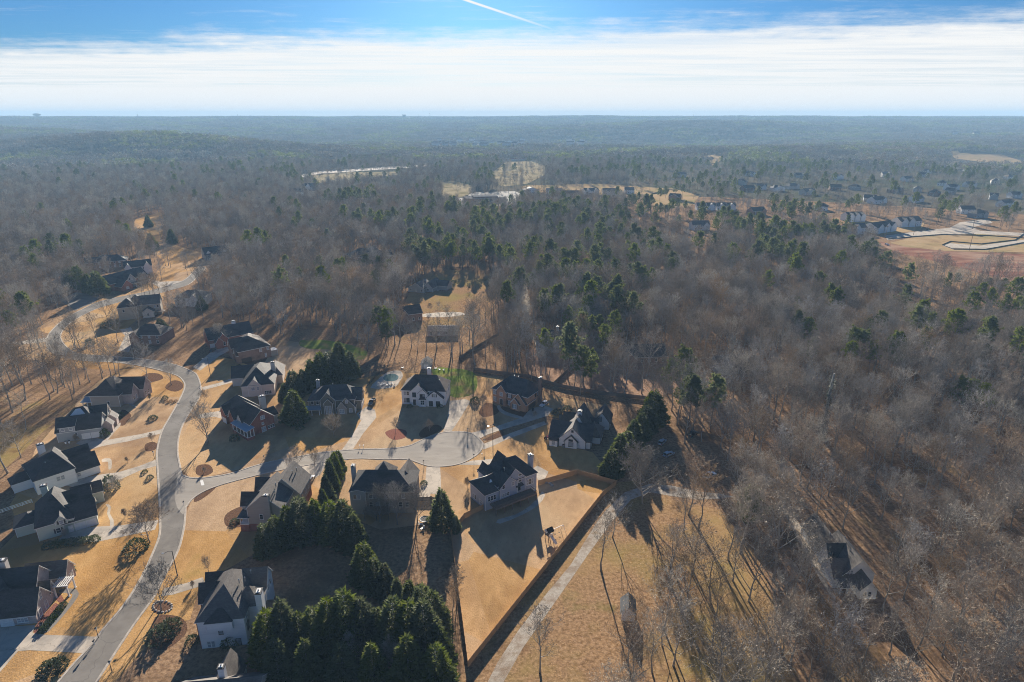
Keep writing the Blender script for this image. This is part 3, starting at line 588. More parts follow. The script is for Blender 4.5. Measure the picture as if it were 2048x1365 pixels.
h.chimney(20.1, 4.4, 11.4, 1.2, 1.6, W_blue); deck(h, 1.2, 16.5, -4.2, -.7, 2.6); h.vents([(9, 3, 10.2)])
# --- white house on the court
h = House('house', 'white two storey house with charcoal hip roof and three front gables', (804.5,808.6), (885,811.5))
h.block('hip', 0, 18.6, .3, 11.5, 6.5, 11.2, W_white, R_brown, ridge=((4.8, 6), (14.2, 6))).block('gy', 4.1, 10.9, -.9, 5, 6.5, 9.6, W_white).block('gy', 7.2, 11.4, -1.3, 1, 5.6, 7.5, W_white, oh=.3).block('gy', 10.9, 17.8, -1.5, 4, 4.0, 7.0, W_white)
h.wins('f', .3, [1.4, 2.6], 4.2, 1.0, 1.6, shut=False).wins('f', .3, [1.4, 2.6], 1.0, 1.0, 1.7, fm=M_dtrim).win('f', -.9, 5.6, 4.0, 1.4, 1.9, fm=M_dtrim).wins('f', -1.3, [8.6, 9.7], 3.9, .9, 1.5, fm=M_dtrim).door('f', -.9, 5.6, .2, 1.2, 2.6).win('f', -1.9, 9.2, 1.0, 1.4, 1.9, nx=2).win('f', -1.5, 14.3, 4.4, 1.0, 1.4, shut=True).wins('f', -1.5, [12.7, 15.7], .4, 1.5, 2.1, fm=M_dtrim, gm=M_glass, nx=2, ny=3).wins('r', 18.6, [3, 7], 4.0, 1.0, 1.5)
h.block('hip', 7.9, 10.5, -1.9, -.8, 3.2, 4.2, W_white, oh=.25); h.chimney(9.6, 11.9, 12.0, 1.6, 1.0, W_white).vents([(15.5, 4, 9.4)])
# --- tan brick house
h = House('house', 'tan brick two storey house with dark blue hip roof and side garage', (983,806.5), (1023.9,817.9))
h.block('hip', 0, 17.2, 1, 13.2, 6.6, 11.2, W_tanb, R_slate, ridge=((5, 7.1), (13.2, 7.1))).block('gy', 2.5, 7.0, .5, 6, 6.6, 9.3, W_tanb, R_slate).block('gy', 10.2, 16.9, 0, 7, 3.6, 7.6, W_tanb, R_slate).block('gy', 10.0, 14.3, -.7, 2, 3.0, 5.3, W_tanb, R_slate, oh=.3)
h.wins('f', 1, [1.1], 4.2, 1.2, 1.7, gm=M_blind, shut=True).wins('f', 1, [1.1], .9, 1.2, 1.9, gm=M_blind, shut=True).win('f', .5, 4.7, 4.4, 1.3, 1.5).door('f', .5, 4.7, .3, 1.5, 2.6).win('f', 1, 8.5, 4.3, 1.3, 1.6, gm=M_blind, shut=True).win('f', 1, 8.5, .9, 1.2, 1.9, gm=M_blind, shut=True).win('f', -.7, 12.1, .9, 1.6, 1.8, gm=M_blind, nx=2, shut=True)
h.garage('r', 17.2, [3.2, 6.2], 2.6, 2.3, M_gdark).wins('r', 17.2, [7.5, 9], 4.3, .8, 1.5, fm=M_dtrim); h.chimney(17.8, 10.4, 12.2, 1.0, 1.7, W_brown).vents([(7, 7.1, 11.3), (9, 7.1, 11.3)])
# --- white gabled house
h = House('house', 'white one and a half storey house with steep dark gables beside cypress screen', (1098,889.5), (1181,900.5))
h.block('gx', 0, 15.4, 0.6, 12, 3.1, 7.2, W_white, R_slate, trim=M_dtrim).block('gy', 3.6, 13.6, 0, 9.5, 3.3, 8.2, W_white, R_grey, trim=M_dtrim).block('gy', 6.0, 10.6, -.7, 1, 2.9, 5.2, W_white, R_char, oh=.4, trim=M_dtrim).block('gy', 5.6, 13.8, 7, 19, 3.3, 9.6, W_white, R_grey, trim=M_dtrim).block('hip', 12, 18.4, 5.2, 13, 3.0, 6.6, W_white, R_grey, trim=M_dtrim).block('gy', 14.2, 20.2, 17.4, 25.5, 3.2, 7.0, W_white, R_grey, trim=M_dtrim).block('gx', 12.5, 16, 14.5, 18, 2.9, 5.0, W_white, R_slate, trim=M_dtrim)
h.block('hip', .2, 3.4, -.9, 1, 2.6, 3.6, W_white, R_slate, trim=M_dtrim, oh=.3).block('gx', 1.5, 6.5, 13, 15, 4.4, 5.8, W_white, R_char, trim=M_dtrim).block('gx', 2.5, 6.5, 16, 18, 4.4, 5.8, W_white, R_char, trim=M_dtrim)
h.win('f', -.7, 8.3, .8, 1.6, 1.6, fm=M_dtrim, gm=M_blind, ny=1).win('f', -.7, 8.2, 3.0, 1.4, .6, fm=M_dtrim, ny=1).win('f', -.9, 1.8, .7, 1.2, 1.5, gm=M_blind).win('l', .2, -.2, .7, .6, 1.5).win('f', 17.4, 16.6, 3.4, 1.0, 1.8, fm=M_dtrim).win('f', 0, 8.6, 6.4, .6, .6, fm=M_dtrim, ny=1)
h.chimney(9.6, 9.8, 10.6, 1.5, 1.5, W_white)
# --- olive grey house
h = House('house', 'olive grey house with stone front gable and white side garage doors', (620,830), (710.5,827))
h.block('hip', -.2, 18.2, 1, 11.5, 6.0, 10.2, W_olive, R_slate, ridge=((5.6, 6.3), (14.6, 6.3))).block('gy', 4.6, 10.6, .2, 6, 6.2, 9.6, W_olive, R_slate).block('gy', 6.2, 9.6, -.8, 2, 5.2, 7.0, W_olive, R_char, oh=.3).block('gy', 11.6, 18.3, -.2, 5, 3.3, 7.2, W_olive, R_slate).block('gy', 11.4, 15.0, -.9, 1, 3.2, 5.6, W_stone, R_slate, oh=.3).block('gx', 14, 20.4, 3.2, 10.5, 4.8, 8.6, W_olive, R_slate).block('shed', -2, 4.4, -.8, 1, 2.6, 3.4, W_olive, R_tin, z0=2.4)
h.wins('f', 1, [1.2, 3.3], 4.1, 1.0, 1.4).wins('f', -.8, [7.2, 8.5], .6, .8, 3.4, gm=M_blind, ny=4).win('f', -.2, 15.2, 4.9, .9, 1.2).win('f', -.9, 13.2, .7, 1.7, 1.7, gm=M_blind, nx=3).win('f', -.2, 16.6, .8, 1.1, 1.6, gm=M_blind).win('r', 20.4, 6.8, 5.4, 1.0, 1.5)
h.garage('r', 18.3, [1.4], 2.4).garage('r', 20.4, [5.0, 8.2], 2.6).cols([(-1.8, -.6), (1, -.6), (4, -.6)], 0, 2.5); h.chimney(1.6, 11.8, 10.4, 1.4, 1.0, W_grey).vents([(9, 6.3, 10.3)])
# --- red brick house
h = House('house', 'red brick gabled house with blue roofed front porch on the street corner', (492,878), (548.3,855.9))
h.block('gy', 2.4, 12.0, 0, 16, 5.2, 9.4, W_red).block('hip', 3.2, 13.0, 9, 24, 5.0, 9.6, W_red).block('gx', 1.2, 7, 10, 14, 4.8, 8.0, W_red).block('gx', 1.6, 7, 4.4, 7.6, 5.0, 7.6, W_cream).block('gx', 1.4, 6, 17, 21, 4.6, 7.2, W_red).block('gx', 9, 15, 2.5, 8, 4.2, 6.4, W_cream)
h.win('f', 0, 7.6, 5.4, 1.5, 1.4, gm=M_blind, nx=2).win('f', 0, 7.4, 3.2, .8, .8, ny=1, gm=M_blind).win('f', 0, 7.5, .2, 1.6, 1.9, gm=M_blind, nx=2, ny=3).wins('f', 0, [9.6, 10.6, 11.4], .6, .7, 1.2, gm=M_glass)
h.block('shed', -.4, 2.4, -2.4, 8.8, 1.2, 1.25, W_red, M_wood, oh=.05)
mb = MB(); P_ = [(-.9, -2.9, 4.1), (2.6, -2.9, 4.9), (2.6, 9.0, 4.9), (-.9, 9.0, 4.1)]; mb.face(P_, R_tin); mb.face([(a, b, c - .15) for a, b, c in P_][::-1], M_trim)
for i in range(4): p, q = P_[i], P_[(i + 1) % 4]; mb.face(((p[0], p[1], p[2] - .15), (q[0], q[1], q[2] - .15), q, p), M_trim)
h.part('porch_roof', mb, 'blue metal porch roof'); h.cols([(-.3, -2.3), (1.0, -2.3), (2.3, -2.3), (-.3, .2), (-.3, 2.8), (-.3, 5.6), (-.3, 8.6)], 1.3, 4.1)
h.chimney(12.8, 8.6, 10.8, 2.2, 1.4, W_cream); h.garage('l', 1.4, [19], 3.0)
h.wins('l', 2.4, [2, 8.6], 2.0, 1.0, 1.6)
# --- cream house
h = House('house', 'cream two storey house with dark roof north of the brick house', (486,795), (549,789))
h.block('hip', 0, 13.2, 0, 22, 5.2, 9.9, W_cream, R_char, ridge=((5.6, 9), (6.4, 15))).block('gy', 2.6, 8.0, -.3, 5, 5.2, 7.9, W_cream, R_char).block('gx', -6, 3, 13.4, 21, 4.2, 8.2, W_cream, R_char).block('hip', 9, 15.5, 12, 24, 4.2, 8.0, W_cream, R_grey)
h.wins('f', -.3, [4.6], 2.9, 1.3, 1.4, gm=M_blind, nx=2).win('f', -.3, 6.6, 2.9, .8, 1.4, gm=M_blind).wins('f', 0, [3.2, 9.8, 11.2], .6, 1.3, 1.4, nx=2).chimney(12.0, 13, 10.4, 1.8, 1.0, W_cream)
# --- tan clapboard house
h = House('house', 'tan clapboard house with brick basement and tall chimney above dark cypresses', (501,1063), (560,1063))
h.block('gy', 0, 10.2, 0, 12, 8.0, 12.4, W_tan, R_grey, base=(2.6, W_red)).block('gy', 3.0, 12.4, 9, 19, 7.2, 12.2, W_tan, R_grey, base=(2.6, W_red)).block('gx', -3, 4, 3.5, 7, 7.0, 10.0, W_tan, R_char).block('gx', -1.5, 5, 10.5, 14.5, 7.0, 10.4, W_tan, R_char).block('shed', -2.6, 0, -.2, 9, 4.9, 5.4, W_tan, R_grey, z0=4.8)
h.win('f', 0, 3.9, 4.2, .9, 1.6).win('f', 0, 3.2, .4, 1.9, 1.5, gm=M_blind, nx=2).cols([(-2.4, 0), (-2.4, 3), (-2.4, 6)], 0, 4.8).wins('r', 12.4, [11, 14, 17], 4, 1.0, 1.5)
h.chimney(6.4, -.6, 12.9, 1.7, 1.2, W_tan).vents([(7.4, 3.4, 11), (6.8, 6, 12), (9, 14, 11.4), (9.6, 16, 11.2)])
mb = MB(); mb.box(-2.6, 0, -.2, 9, 2.4, 2.65, M_trim); mb.box(-2.6, 0, -.2, 9, 0, 2.4, W_red); h.part('porch_base', mb)
# --- tall white house
h = House('house', 'tall white house with large black hip roof near the bottom edge', (405.5,1298), (487,1290))
h.block('hip', 0, 10, 0, 15, 8.0, 13, W_white, R_grey, ridge=((5, 5.4), (5.4, 10.6))).block('hip', 2, 7.6, -.8, 4, 7.8, 9.6, W_white, R_char, oh=.3, z0=5.4).block('gx', -1.6, 5, 7, 11, 7.6, 11, W_red, R_char).block('gx', -1.6, 5, 11.6, 15.2, 7.4, 10.4, W_red, R_char).block('hip', 7, 12.6, 3.8, 9, 7.8, 11, W_white, R_grey).block('gx', 6, 12.6, 9.4, 15.4, 7.8, 11.4, W_white, R_grey).block('shed', 12.6, 16.4, 4.5, 9, 3.4, 4.2, W_dark, R_char, z0=3.2)
h.win('f', 0, 3.6, 6.0, .8, .9, fm=M_dtrim).win('f', 0, 4.6, 3.8, .8, .9, fm=M_dtrim).wins('f', 0, [1.6, 2.5], .3, .7, 1.6, gm=M_blind).wins('f', 0, [5.0, 8.0], .2, 1.1, 1.7, fm=M_dtrim).win('r', 10, 1.8, 3.0, 1.3, 2.0, fm=M_dtrim).win('r', 10, 2.0, 6.0, 1.0, 1.2).wins('r', 12.6, [7, 11.5, 13.5], 5.4, 1.0, 1.5)
h.chimney(13.2, 3.0, 12.4, 1.4, 2.0, W_white, i=4).vents([(7.6, 7.6, 11.8), (8.6, 8.6, 11.4), (9.2, 11.5, 11)]).cols([(16.2, 4.7), (16.2, 8.8), (12.8, 4.7)], 0, 3.4)
mb = MB(); mb.box(-.25, .02, -.05, 15, 0, 7.6, W_red); h.part('brick_facing', mb, 'red brick street front')
# --- long roofed white house
h = House('house', 'white house with long black roof and tall white chimney on the left', (77,992), (202.6,948.8))
h.block('hip', 0, 11, .4, 14, 5.3, 10.2, W_white, R_char, ridge=((7.4, 7.6), (8.6, 10.6))).block('gx', 9, 18, 1.6, 8.6, 3.1, 6.8, W_white, R_char).block('gx', 9, 17.6, 9, 13.6, 4.4, 7.4, W_white, R_char).block('hip', -5, 2, 7, 12, 3.4, 5.4, W_white, R_char).block('hip', 0, 6, 13, 18.5, 3.8, 5.8, W_white, R_char)
h.wins('f', .4, [6.2, 7.4], 2.6, .9, 1.4, gm=M_blind).chimney(5.6, 15.2, 10.8, 2.0, 1.3, W_white, z0=2.0); h.win('f', 1.6, 12, 1.2, .9, 1.2, gm=M_blind).wins('r', 18, [4, 6], .8, 1.0, 1.5).vents([(4.5, 4.5, 8.1)])
# --- pale green house
h = House('house', 'pale green house with black roof, dormer and white garage doors', (81.3,1084), (190,1051.6))
h.block('hip', -.2, 8.6, .3, 15, 4.6, 9.8, W_green, R_char, ridge=((4.6, 8), (5.2, 12.6))).block('gx', 6, 14.2, .3, 8.2, 3.5, 7.0, W_green, R_char).block('gx', 6, 13.6, 9, 13.6, 4.8, 7.8, W_green, R_char).block('gx', 9, 16.5, 13, 16.5, 4.4, 6.8, W_green, R_char).block('gy', 4.4, 7.2, -.4, 4, 5.0, 6.6, W_green, R_char, oh=.3, z0=3.8).block('hip', -5.5, 1, 6, 13, 3.4, 5.2, W_green, R_char)
h.win('f', -.4, 5.8, 4.0, .9, 1.1, shut=True).win('f', .3, 4.6, 1.0, 1.0, 1.5, shut=True).door('f', .3, 7.5, 0, .9, 2.1, M_trim).garage('f', .3, [9.8, 12.6], 2.5, 2.2).wins('l', -.2, [2, 5], 1.0, 1.0, 1.5)
h.chimney(2.6, 14.2, 10.4, 1.7, 1.3, W_green).wins('r', 14.2, [3.5, 5.5], 1.0, .9, 1.5)
# --- beige house
h = House('house', 'beige sided house with steep brown hip roof, topmost of the left row', (184,816), (240.7,815))
h.block('hip', 0, 11.6, .3, 12, 5.4, 10.6, W_tan, R_brown, ridge=((4.8, 5.4), (6.4, 8.6))).block('gx', 6, 15.4, 3, 8, 5.0, 8.4, W_mixed, R_brown).block('gx', 6, 17.4, 8.6, 15, 4.8, 8.8, W_mixed, R_brown).block('hip', -5, 2, 5, 11, 3.2, 5.2, W_tan, R_brown).block('shed', -4, 0, .6, 4, 2.4, 3.0, W_tan, R_tin, z0=2.2)
h.win('f', .3, 7.0, 1.2, .9, 1.4, gm=M_glass).wins('r', 15.4, [4.4, 6.4], 1.4, 1.0, 1.6).wins('r', 17.4, [10, 12.5], 1.2, 1.0, 1.6).cols([(-3.8, .8), (-2, .8)], 0, 2.4)
# --- grey house
h = House('house', 'grey house with black gables and two white garage doors on the left', (118,886.5), (202,874.8))
h.block('gx', -.2, 14.2, .3, 9, 4.2, 8.2, W_grey, R_char).block('hip', 0, 12, 4, 14.5, 4.8, 9.6, W_grey, R_char, ridge=((4.6, 9), (7.4, 9.6))).block('gx', 6, 14.6, 8.4, 14, 4.6, 8.6, W_grey, R_char).block('shed', 1.2, 6, -.1, 4, 6.0, 7.6, W_grey, R_char, z0=4.0).block('gy', 14, 17, 3.6, 6, 3.4, 5.2, W_mixed, R_grey).block('gy', 14, 17.4, 9, 12, 3.4, 5.2, W_mixed, R_grey)
h.win('f', -.1, 2.2, 4.6, 1.0, 1.1, gm=M_blind).win('f', -.1, 4.8, 4.6, 1.0, 1.1, gm=M_blind).win('f', .3, 6.0, 2.0, .7, .9).garage('f', .3, [9.0, 12.0], 2.6, 2.2)
# --- lower left house
h = House('house', 'pale brick house with white entry pergola at the lower left edge', (0,1255), (74.7,1246.5))
h.block('gx', -8, 8.2, 0, 7, 3.0, 7.6, W_mixed, R_char).block('gx', -6, 5.6, 5.4, 13.6, 4.2, 9.4, W_mixed, R_char).block('gx', 0, 9.2, 12.4, 16.8, 3.6, 6.6, W_mixed, R_grey).block('hip', -8, 1, 2, 12, 4.2, 9.4, W_mixed, R_grey).block('gx', 3, 8.0, 7.2, 9.2, 3.4, 5.6, W_mixed, R_char)
h.garage('f', 0, [-1.6, 1.8], 2.7, 2.1).win('f', 0, 5.2, .8, 2.2, 1.1, nx=3, gm=M_blind).wins('r', 8.2, [1.8, 4.6], .6, 1.1, 1.9, gm=M_blind).win('r', 8.2, 3.5, 4.4, .8, 1.6, gm=M_blind).wins('r', 9.2, [14, 15.4], .9, .8, 1.5); h.chimney(-3.2, 11.6, 10.8, 1.8, 1.4, W_cream)
mb = MB()
for i in range(7): mb.box(8.2 + i * .5, 8.4 + i * .5, 8.2, 12.0, 3.4, 3.55, M_trim)
mb.box(8.0, 11.6, 8.4, 8.6, 3.15, 3.4, M_trim); mb.box(8.0, 11.6, 11.6, 11.8, 3.15, 3.4, M_trim); h.part('pergola', mb, 'white slatted entry pergola'); h.cols([(11.3, 8.5), (11.3, 11.7), (8.4, 8.5)], 0, 3.2, .16)
# --- stone house behind bare shrubs
h = House('house', 'stone and grey sided house mostly hidden behind dense bare trees', (703.7,1030), (828,1030))
h.block('hip', 0, 19, .8, 12.4, 8.0, 11.8, W_stone, R_char, ridge=((3.8, 6.4), (13.5, 6.4))).block('gy', 0, 4.6, .2, 5, 8.0, 8.6, W_grey, R_char, oh=.2).block('hip', 5, 11.4, 9, 15.5, 7.2, 11.4, W_stone, R_grey).block('gy', 13, 18.6, 8, 14.6, 7.0, 10.8, W_stone, R_grey)
h.wins('f', .2, [1.4, 2.6], 5.6, .9, 1.3).wins('f', .8, [6, 7.2, 11, 12.2, 16], 5.4, .9, 1.5).wins('f', .8, [6, 8, 11, 15, 17], 2.4, 1.0, 1.6).chimney(-.6, 8.4, 12.4, 1.1, 1.6, W_grey)
deck(h, 4.5, 12, -3, .7, 2.6)
# --- brown brick pair by the bend
h = House('house', 'brown brick house with dark pyramid roof and side garage by the road bend', (480,728), (543.4,714))
h.block('hip', 0, 15.4, 0, 18, 6.2, 10.8, W_brown, R_brown, ridge=((7.4, 8), (9, 12))).block('gx', -1, 5, 8, 14, 6.2, 9.8, W_brown, R_brown).block('gx', -1, 4, .6, 4.6, 4.4, 7.0, W_brown, R_brown).block('flat', 15.4, 19, 1, 5, 2.8, 2.8, W_tan, M_trim)
h.garage('f', 0, [3.4], 4.6, 2.3, M_gdark).win('f', 0, 10.6, 4.0, 1.1, 1.4, gm=M_blind).win('f', 0, 14.2, 4.2, 1.0, 1.4, gm=M_blind).win('f', 0, 12.8, 1.0, .7, 1.6, gm=M_blind)
h = House('house', 'brick house with blue black roof and white chimney, half hidden by a bare tree', (432,700), (468,693))
h.block('gx', -2, 20, 4, 15, 4.6, 9.4, W_red, R_slate).block('gy', 2, 7, 1.4, 6, 4.6, 7.6, W_red, R_slate).block('gy', 0.6, 4, .4, 4, 3.8, 6.2, W_red, R_slate).chimney(12.5, 10, 11, 1.8, 1.4, W_white); h.garage('f', 4, [-.6], 2.5).win('f', 1.4, 4.8, 1.0, 1.0, 1.8)
# --- upper bend
h = House('house', 'tan stucco house with weathered roof on the upper bend', (239.5,641.6), (268.8,638.6))
h.block('hip', 0, 10, 0, 10, 7.8, 12, W_stucco, R_slate).block('gx', 8.5, 22, 5, 14, 7.2, 11.6, W_stucco, R_grey).block('hip', 4, 14, 6, 16, 7.4, 12.4, W_stucco, R_grey).block('gy', 12.6, 18.4, 0, 6, 3.6, 5.8, W_cream, R_slate); h.win('f', 0, 3, 5, 1, 1.5).win('f', 0, 15.4, 1.2, 1.0, 1.4).wins('f', 5, [19, 20.5], 4.6, .9, 1.4).cols([(20, 1), (24, 1), (24, 4), (20, 4)], 0, 2.6, .12, M_wood)
mb = MB(); mb.box(19.6, 24.4, .6, 4.4, 2.6, 2.8, M_wood); h.part('patio_cover', mb)
h = House('house', 'red brick house with three white edged gables beyond the upper road', (245.4,583.7), (302.5,568))
h.block('gy', 0, 8.4, 0, 10, 3.4, 7.2, W_red, R_slate).block('gx', -3, 27, 7, 18, 5.4, 10.6, W_red, R_slate).block('gy', 8, 15, 4.6, 10, 5.6, 9.6, W_grey, R_slate).block('gy', 19, 25, 4.6, 10, 5.4, 9.0, W_grey, R_slate).block('shed', 9, 25, 2.4, 5, 2.8, 3.4, W_red, R_slate, z0=2.6); h.win('f', 0, 4.4, 1.0, 2.0, 1.6, gm=M_blind, nx=3).wins('f', 4.6, [10.4, 12.4, 21.6], 5.4, .9, 1.4).cols([(9.5, 2.6), (13, 2.6), (17, 2.6), (21, 2.6), (24.5, 2.6)], 0, 2.7).wins('f', 5, [11, 15, 18], .6, 1, 1.7)
def simple(label, A, B, dep, ze, zr, wall, roof, kind='gx', extra=(), ext=2, name='house', group=None, nw=None, z0w=1.0):
    h = House(name, label, A, B, ext=ext, group=group); L = h.len
    h.block(kind, 0, L, 0, dep, ze, zr, wall, roof)
    for e in extra: h.block(*[q * L if isinstance(q, float) and i in (1, 2) else q for i, q in enumerate(e)])
    n = nw if nw is not None else max(2, int(L / 3.4)); us = [L * (i + .5) / n for i in range(n)]
    h.wins('f', 0, us, z0w, 1.0, 1.5)
    if ze > 5: h.wins('f', 0, us, 3.9, 1.0, 1.4)
    return h
simple('brown brick house behind a big bare tree inside the upper bend', (262,690), (325,690), 13, 5.6, 9.6, W_brown, R_brown, 'hip', [('gy', .1, .35, -1.5, 4, 5.2, 8, W_brown, R_brown)])
simple('white stuccoed house half hidden by bare trees right of the upper road', (352,614), (412,612), 13, 5.6, 9, W_white, R_grey, 'hip', [('gy', .5, .8, -2, 4, 5, 8, W_white, R_grey)])
simple('brick house with dark hip roof behind evergreens in the left wood', (186,540), (256,534), 14, 5.6, 9.4, W_brown, R_slate, 'hip', [('gx', -.2, .35, 3, 12, 5.2, 8.4, W_brown, R_slate)])
simple('white gabled house just behind the red brick house', (252,552), (306,546), 12, 6, 9.8, W_white, R_slate, 'gx', [('gy', 0.0, .25, -1, 4, 6, 9, W_white, R_slate), ('gy', .7, .95, -1, 4, 6, 9, W_white, R_slate)], ext=1)
simple('dark roofed house with white dormers in the left wood', (412,522), (462,516), 14, 4.6, 10, W_grey, R_slate, 'gx', [('gy', .08, .22, 1, 5, 6.4, 8, W_white, R_slate), ('gy', .7, .84, 1, 5, 6.4, 8, W_white, R_slate), ('gx', .1, .8, -5, 1, 3, 4.4, W_grey, R_slate)])
h = simple('grey ranch house with pale gable in the middle clearing', (817,584), (848,587), 14, 3.0, 6.6, W_grey, R_grey, 'gy', ext=3); h.block('gy', 9.5, 16.5, 4, 19, 3.0, 6.8, W_grey, R_grey).block('gx', 14, 24, 12, 20, 3, 6, W_grey, R_slate).win('f', 4, 13, .9, 1.4, 1.4)
simple('grey brown gabled house below the ranch house', (797,648), (845,642), 12, 5.0, 8.6, W_brown, R_brown, 'gx', [('gy', .1, .4, -1.5, 5, 5, 8.2, W_brown, R_grey)], ext=2)
simple('long low pinkish house at the bottom of the middle clearing', (855,673), (916,672), 9, 3.2, 4.6, W_mixed, R_rose, 'gx', ext=1, z0w=.9)
simple('dark roofed house among pines left of the middle clearing', (705,524), (775,516), 17, 3.2, 8.6, W_brown, R_slate, 'hip', [('gx', .5, 1.1, -4, 6, 3, 6.2, W_brown, R_slate)], ext=3)
h = simple('blue grey house with tall chimney behind the tan brick house', (1072,700), (1122,703), 12, 5.4, 9.4, W_blue, R_slate, 'gx', [('gy', .62, .95, -3, 5, 4.6, 7.6, W_blue, R_slate)], ext=0); h.chimney(h.len * .8, 6, 11.5, 1.3, 1.3, W_grey)
simple('dark roofed house under bare trees beyond the pink clearing', (1236,730), (1332,726), 13, 3.6, 7.8, W_brown, R_char, 'gx', [('gy', .05, .35, -3, 5, 3.4, 7, W_brown, R_char)], ext=0)
simple('grey roofed house in the right wood left of the tall trunk', (1440,752), (1502,746), 13, 3.4, 7.6, W_grey, R_grey, 'gx', [('gy', .6, 1.0, -4, 5, 3.4, 7, W_dark, R_char)], ext=0)
# --- house in the right wood
h = House('house', 'white house with weathered grey roof alone in the lower right wood', (1650,1165), (1735,1165))
h.block('gy', 3.2, 11.6, 8, 20.5, 3.2, 7.6, W_white, R_grey).block('gy', 4.4, 14.6, -1.4, 10.6, 4.4, 9.0, W_white, R_grey).block('gx', 1.2, 8, -2, 4.6, 3.4, 7.2, W_white, R_grey).block('gx', 2.6, 9, 3.2, 8.4, 4.6, 8.6, W_white, R_char).block('gy', 7.2, 12.6, -6, 0, 3.2, 6.0, W_white, R_grey).block('shed', 2, 7.2, -4.4, -2, 2.6, 3.4, W_white, R_grey, z0=2.4)
h.root.scale = (.78, 1.0, .9)
h.wins('f', -6, [9, 10.4], .9, .9, 1.5).wins('f', -1.4, [6, 7], 4.2, .8, 1.3).wins('f', -2, [3, 5], .9, .9, 1.5).cols([(2.2, -4.2), (4.6, -4.2), (7, -4.2)], 0, 2.6).vents([(8.6, 3, 8.4), (10, 8, 8.6)], 1).vents([(7, 11, 7.4)])
# --- sheds and partial house
h = House('shed', 'small grey garden shed with double door behind the white court house', (843,738), (862,738), cat='shed'); L_ = h.len; h.block('gy', 0, L_, 0, 5.5, 2.6, 4.2, W_grey, R_grey); h.door('f', 0, L_ / 2 - .45, .1, .9, 2.0, M_trim).door('f', 0, L_ / 2 + .5, .1, .9, 2.0, M_trim)
h = House('shed', 'small white shed with dark roof in the dry field', (1243,1241), (1268,1244), cat='shed'); L_ = h.len; h.block('gy', 0, L_, 0, 4.5, 2.6, 4.2, W_white, R_slate); h.door('f', 0, L_ / 2, 0, .9, 1.9, M_trim)
h = House('house', 'house with white chimney cut off by the bottom edge', (360,1465), (480,1455)); h.block('gx', 0, 15, 0, 10, 3.2, 7.4, W_cream, R_grey).block('gy', 4, 9, 4, 13, 3.2, 7.0, W_cream, R_grey).chimney(7.2, 6.4, 9.6, 1.2, 1.2, W_white); h.wins('f', 0, [3, 7, 11], 1, 1, 1.5)
# ---------------------------------------------------------------- far buildings
simple('white farmhouse with three gables by the far left road', (611,380), (641,379), 12, 6.2, 10, W_white, R_slate, 'gx', [('gy', 0.05, .3, -1.5, 4, 6.2, 9.6, W_white, R_slate), ('gy', .65, .95, -1.5, 4, 6.2, 9.6, W_white, R_slate)], ext=4)
simple('dark gabled house just below the white farmhouse', (583,391), (611,392), 12, 5.6, 9.6, W_white, R_char, 'gx', [('gy', 0.0, .3, -1.5, 5, 5.6, 9, W_red, R_char)], ext=3)
h = House('building', 'flat roofed brown commercial building on a pale parking lot', (932,407), (1013,405), cat='building', ext=5); L_ = h.len
h.block('flat', 0, L_ * .82, 0, 30, 6.0, 6, W_brown, mat('white_membrane', (.22, .21, .20), (.17, .165, .16), .2, .95, spec=0)).block('flat', L_ * .2, L_ * .8, 3, 26, 8.2, 8.2, W_brown, mat('white_membrane', (.22, .21, .20))).block('flat', L_ * .82, L_, 4, 24, 5.0, 5, W_tanb, mat('white_membrane', (.22, .21, .20)))
h.wins('f', 0, [L_ * .82 * (i + .5) / 9 for i in range(9)], .6, 3.6, 2.6, fm=M_dtrim, nx=3, ny=1)
h = House('barn', 'long low barn with red roof on the hilltop pasture', (1022,322), (1050,322), cat='barn', ext=3); h.block('gx', 0, h.len, 0, 12, 4, 6.5, W_cream, R_red); h.garage('f', 0, [h.len * .3, h.len * .6], 4.0, 3.2)
h = House('barn', 'low pale shed left of the red roofed barn', (986,320), (1018,320), cat='barn', ext=3); h.block('gx', 0, h.len, 0, 9, 3.4, 4.8, W_cream, R_rose); h.garage('f', 0, [h.len * .4], 3.0, 2.4)
rowlab = ['white gable ended house, leftmost of the far row', 'white house with pale front, second of the far row', 'dark roofed white house, third of the far row', 'white house with twin gables, fourth of the far row', 'grey roofed white house, fifth of the far row', 'small white house, sixth of the far row']
for i, (a, b, k) in enumerate([((1050,388), (1077,387), 'gy'), ((1093,390), (1124,390), 'gx'), ((1126,395), (1157,395), 'gx'), ((1170,390), (1198,389), 'gx'), ((1206,390), (1236,390), 'gx'), ((1250,388), (1268,388), 'gx')]):
    simple(rowlab[i], a, b, 12, 5.8, 9.4, W_white, [R_grey, R_rose, R_char, R_slate, R_grey, R_grey][i], k, [] if i != 3 else [('gy', .05, .4, -1.5, 4, 5.8, 9, W_white, R_slate), ('gy', .6, .95, -1.5, 4, 5.8, 9, W_white, R_slate)], ext=4)
nl = ['new white house with three dark gables right of the tall pines', 'new white house with black roof low behind the tall pines', 'new white house with black roof, largest of the right group', 'new white house with two gables beside the new road']
for i, (a, b, dp) in enumerate([((1696,444), (1729,443), 14), ((1692,470), (1733,468), 12), ((1752,468), (1790,462), 16), ((1800,455), (1842,453), 13)]):
    simple(nl[i], a, b, dp, 6.2, 10.2, W_white, [R_slate, R_slate, R_char, R_grey][i], 'gx', [('gy', .02, .3, -1.5, 5, 6.2, 9.8, W_white, R_slate), ('gy', .36, .64, -1.5, 5, 6.2, 10, W_white, R_slate), ('gy', .7, .98, -1.5, 5, 6.2, 9.8, W_white, R_slate)][:3 if i in (0, 2) else 2], ext=3)
